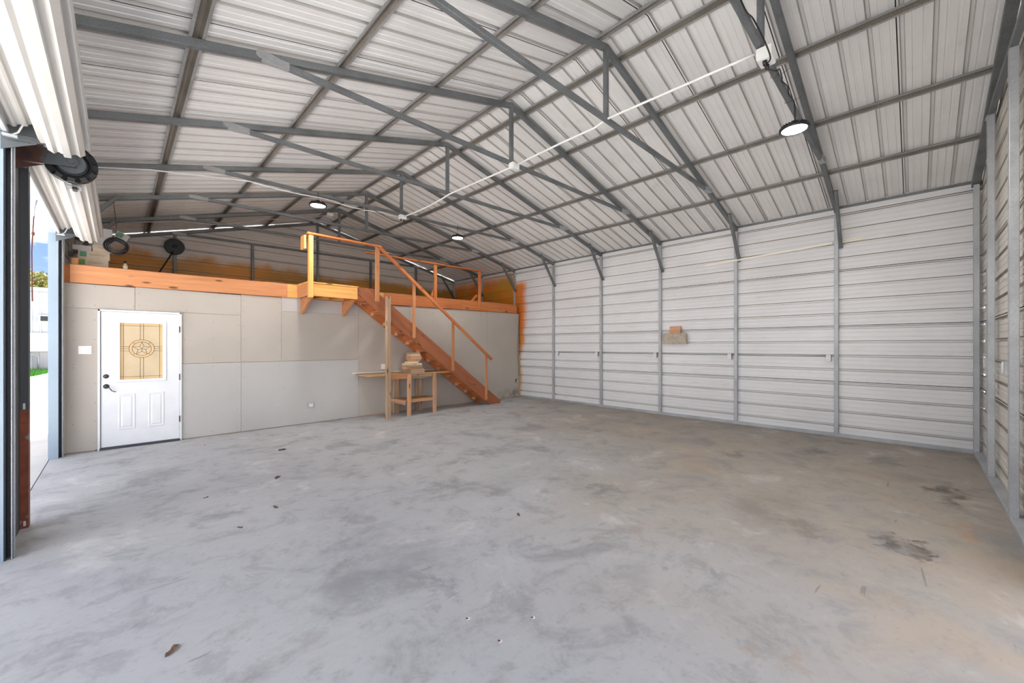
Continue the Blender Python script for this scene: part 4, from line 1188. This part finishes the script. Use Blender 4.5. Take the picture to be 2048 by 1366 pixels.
tile_box(-0.415, -0.09, YB - 0.005, YB + 0.32, zl0 + 0.116, zl0 + 0.235, 'tan_card', 'second tan tile carton with teal patch on the loft', 'teal', 'CLASSICO')
tile_box(-0.27, -0.065, YB - 0.01, YB + 0.30, zl0 + 0.236, zl0 + 0.345, 'tan_card', 'third tan tile carton shifted right in the loft stack', None, 'CLASSICO')
tile_box(-0.47, -0.28, YB, YB + 0.3, zl0 + 0.236, zl0 + 0.31, 'grey_card', 'flat grey carton left in the loft stack under the door coil')
tile_box(-0.26, -0.085, YB, YB + 0.30, zl0 + 0.346, zl0 + 0.455, 'grey_card', 'fourth grey tile carton behind the door coil')
tile_box(-0.26, -0.062, YB, YB + 0.30, zl0 + 0.456, zl0 + 0.60, 'grey_card', 'topmost grey carton with printed block in the loft stack', None, None)
t = tile_box(-0.056, 0.094, 8.66, 8.96, zl0 + 0.475, zl0 + 0.585, 'grey_card', 'tilted carton with teal patch right of the loft stack top', 'teal')
t.rotation_euler = (0, 0.45, 0)
for c_ in t.children:
    pass
# hose coil hung from the brace
t = thing('hose_coil', 'loops of black hose hanging by a cord right of the carton stack', 'hose', (-0.02, 8.62, 3.03))
bm = bmesh.new()
for q in range(6):
    rr = 0.085 + 0.014 * (q % 3)
    tube_bm(bm, [(-0.01 + rr * 1.15 * math.cos(a) + 0.01 * math.sin(q * 2.1), 8.50 + 0.014 * q + 0.008 * math.sin(2 * a + q), 3.035 + rr * math.sin(a) * (1 + 0.06 * math.sin(3 * a + q))) for a in [2 * PI * s_ / 24 for s_ in range(24)]], 0.013, 7, True)
link('loops', mesh_from(bm, 'loops'), M['black'], t, None, True)
tube('cord', [(-0.01, 8.54, 3.12), (-0.02, 8.53, 3.35), (-0.045, 8.51, 3.69)], 0.004, M['black'], t, 6)

# reel on the end wall
t = thing('hose_reel', 'round black reel hung on the end wall post above the loft', 'reel', (0.89, 11.5, 3.71))
Rm = Matrix.Translation((0.89, 11.573, 3.71)) @ Matrix.Rotation(PI / 2, 4, 'X')
lathe('reel_disc', [(0, 0.0), (0.17, 0.0), (0.175, 0.01), (0.17, 0.02), (0.10, 0.02), (0.10, 0.07), (0.17, 0.07), (0.175, 0.08), (0.17, 0.09), (0, 0.09)], M['black'], t, Rm, 28, False)
bm = bmesh.new()
for q in range(5): tube_bm(bm, [(0.89 + (0.12 + 0.008 * q) * math.cos(a), 11.54 - 0.01 * q, 3.71 + (0.12 + 0.008 * q) * math.sin(a)) for a in [2 * PI * s_ / 24 for s_ in range(24)]], 0.012, 6, True)
link('hose_wrap', mesh_from(bm, 'hose_wrap'), M['black'], t, None, True)
lathe('hub', [(0, 0.12), (0.03, 0.12), (0.04, 0.09)], M['dark_trim'], t, Rm, 16)
beam('strap', (0.86, 11.42, 3.58), (0.50, 10.6, 2.80), 0.03, 0.012, M['black'], t)
# bottle on the loft edge
t = thing('bottle', 'small dark capped bottle with pale label near the loft edge', 'bottle', (0.08, 8.6, zl0))
lathe('body', [(0, 0), (0.026, 0), (0.028, 0.01), (0.028, 0.075), (0.014, 0.095), (0.012, 0.105), (0, 0.105)], M['yellow_foam'], t, Matrix.Translation((0.08, 8.6, zl0)), 20)
lathe('cap', [(0.014, 0), (0.017, 0.0), (0.015, 0.035), (0, 0.037)], M['black'], t, Matrix.Translation((0.08, 8.6, zl0 + 0.104)), 16)
lathe('label_band', [(0.0285, 0.02), (0.0288, 0.06)], M['label_white'], t, Matrix.Translation((0.08, 8.6, zl0)), 20)

# ------------------------------------------------------------------ floor litter
def leaf(x, y, s_, rot, label):
    bm = bmesh.new()
    n1 = 9
    L_ = []; R_ = []; Cc = []
    for q in range(n1):
        u = q / (n1 - 1)
        wv = 0.20 * math.sin(PI * u) ** 0.8 * (1 + 0.25 * math.sin(9 * u)) + 0.004
        zc_ = 0.008 + 0.18 * (u - 0.5) ** 2 + 0.05 * math.sin(5 * u + s_ * 50)
        L_.append(bm.verts.new((u - 0.5, wv, zc_ + 0.14 * wv / 0.3 + 0.05 * math.sin(11 * u)))); R_.append(bm.verts.new((u - 0.5, -wv, zc_ + 0.20 * wv / 0.3))); Cc.append(bm.verts.new((u - 0.5, 0, max(0.006, zc_ - 0.02))))
    for q in range(n1 - 1):
        bm.faces.new((Cc[q], Cc[q + 1], L_[q + 1], L_[q])); bm.faces.new((R_[q], R_[q + 1], Cc[q + 1], Cc[q]))
    mt = Matrix.Translation((x, y, 0.0)) @ Matrix.Rotation(rot, 4, 'Z') @ Matrix.Scale(s_, 4)
    o = link('dry_leaf', mesh_from(bm, 'dry_leaf'), M['leaf'], None, mt, True)
    tube('leaf_stem', [(-0.5, 0, 0.06), (-0.62, 0.02, 0.03), (-0.75, 0.0, 0.02)], 0.012, M['leaf'], o, 5) if False else None
    put(o, label, 'leaf', 'dry leaves on the concrete floor')
leaf(0.194, 2.60, 0.085, 0.75, 'largest curled brown leaf on the floor near the bottom left')
leaf(1.707, 6.49, 0.12, 0.2, 'brown leaf on the floor in front of the low drywall outlet')
leaf(1.309, 5.17, 0.11, 0.9, 'brown curled leaf midway across the left floor')
leaf(1.053, 4.23, 0.07, 1.9, 'small brown leaf straight below the curled midway leaf')
leaf(0.627, 4.99, 0.05, 0.4, 'tiny dark leaf left of the midway leaves')
leaf(0.726, 3.97, 0.05, 2.4, 'tiny dark leaf nearer the camera on the left floor')
leaf(2.56, 2.51, 0.06, 1.1, 'tiny dark leaf alone at the centre of the floor')
leaf(0.94, 7.62, 0.045, 1.0, 'tiny dark leaf in front of the entry door hinge side')
for (x, y, lab) in ((1.387, 1.754, 'left'), (1.651, 1.505, 'right'), (1.399, 1.505, 'lowest')):
    t = thing('anchor_stub', 'rusty anchor stub in a pale chip in the floor, %s of three' % lab, 'anchor', (x, y, 0))
    lathe('chip', [(0, 0.0012), (0.009, 0.0015), (0.013, 0.0002)], M['label_white'], t, Matrix.Translation((x, y, 0)), 9)
    lathe('stub', [(0, 0.004), (0.006, 0.004), (0.008, 0.001)], M['rust'], t, Matrix.Translation((x - 0.004, y + 0.003, 0)), 8)

# ------------------------------------------------------------------ outside
nb = thing('white_building', 'pale ribbed metal building across the yard', 'building', (-6, 24.5, 0))
bm = bmesh.new()
pr = []
nx = 70
for q in range(nx):
    x = -14 + q * 0.2286
    pr += [(x, 0), (x + 0.16, 0), (x + 0.18, -0.03), (x + 0.21, -0.03)]
A = [bm.verts.new((x, 24 + d_, 0.4)) for x, d_ in pr]; B = [bm.verts.new((x, 24 + d_, 3.62)) for x, d_ in pr]
for q in range(len(pr) - 1): bm.faces.new((A[q], A[q + 1], B[q + 1], B[q]))
link('siding', mesh_from(bm, 'siding'), M['out_white'], nb)
box('body', -14, 2, 24.05, 32, 0.0, 3.6, M['out_white'], nb)
box('roof_edge', -14.3, 2.3, 23.8, 32.3, 3.62, 3.78, M['blue_trim'], nb)
t = thing('meter_box', 'white electrical box on the neighbouring building wall', 'meter box', (-2.1, 23.9, 1.8))
box('box', -2.45, -1.75, 23.82, 23.965, 1.30, 2.02, M['white_plastic'], t, 0.01)
tube('pipe', [(-2.55, 23.9, 3.3), (-2.85, 23.9, 2.6), (-2.75, 23.9, 1.6), (-2.4, 23.9, 1.2), (-2.2, 23.9, 1.1), (-2.2, 23.9, 0.6)], 0.03, M['steel_light'], t, 8)
t = thing('security_camera', 'small dark security camera on the neighbouring building', 'camera', (-1.98, 23.9, 2.55))
box('housing', -2.12, -1.88, 23.6, 23.8, 2.48, 2.66, M['black'], t, 0.02)
box('mount', -2.2, -1.8, 23.8, 23.965, 2.42, 2.72, M['white_plastic'], t, 0.01)
put(box('retaining_wall', -1.95, -1.45, 12.9, 20.2, -0.01, 0.61, M['out_white'], rotz=-0.085, long='y'), 'low white retaining wall in the yard outside', None, None, 'structure')
put(box('lawn_bank', -9.0, -1.75, 20.5, 23.9, -0.01, 0.50, M['grass'], long='y'), 'raised grassy bank before the white building', None, None, 'structure')
bm = bmesh.new()
rs = random.Random(5)
for q in range(6000):
    x = rs.uniform(-5.0, -1.4); y = rs.uniform(20.65, 23.7); h = rs.uniform(0.10, 0.24)
    a_ = rs.uniform(0, PI); dx, dy = 0.014 * math.cos(a_), 0.014 * math.sin(a_)
    lx, ly = rs.uniform(-0.06, 0.06), rs.uniform(-0.06, 0.06)
    vs = [bm.verts.new(v) for v in ((x - dx, y - dy, 0.49), (x + dx, y + dy, 0.49), (x + lx, y + ly, 0.49 + h))]
    bm.faces.new(vs)
put(link('grass', mesh_from(bm, 'grass'), M['grass']), 'strip of green grass before the white building', 'grass', None, 'stuff')
def tree(x, y, h, s_, label):
    t = thing('tree', label, 'tree', (x, y, 0), 'trees beyond the white building')
    tube('trunk', [(x, y, 0), (x + 0.1, y, h * 0.35), (x - 0.1, y, h * 0.7)], 0.16, M['bark'], t, 8)
    bm = bmesh.new(); rs = random.Random(int(x * 10) + 99)
    for q in range(4200):
        v = Vector((rs.gauss(0, 1), rs.gauss(0, 1), rs.gauss(0, 1))).normalized() * s_ * rs.uniform(0.45, 1.0)
        v.z *= 0.75; v *= 1 + 0.35 * noise.noise(v * 0.9)
        p = Vector((x, y, h)) + v
        n_ = Vector((rs.gauss(0, 1), rs.gauss(0, 1), rs.gauss(0, 1))).normalized(); u = n_.orthogonal().normalized(); k_ = n_.cross(u)
        f = 0.12
        bm.faces.new([bm.verts.new(p + u * f), bm.verts.new(p + k_ * f * 0.6), bm.verts.new(p - u * f), bm.verts.new(p - k_ * f * 0.6)])
    link('foliage', mesh_from(bm, 'foliage'), M['foliage'], t)
tree(-8.6, 37, 4.6, 2.3, 'olive green tree left behind the white building')
tree(-3.6, 38, 4.6, 2.0, 'olive green tree right behind the white building')
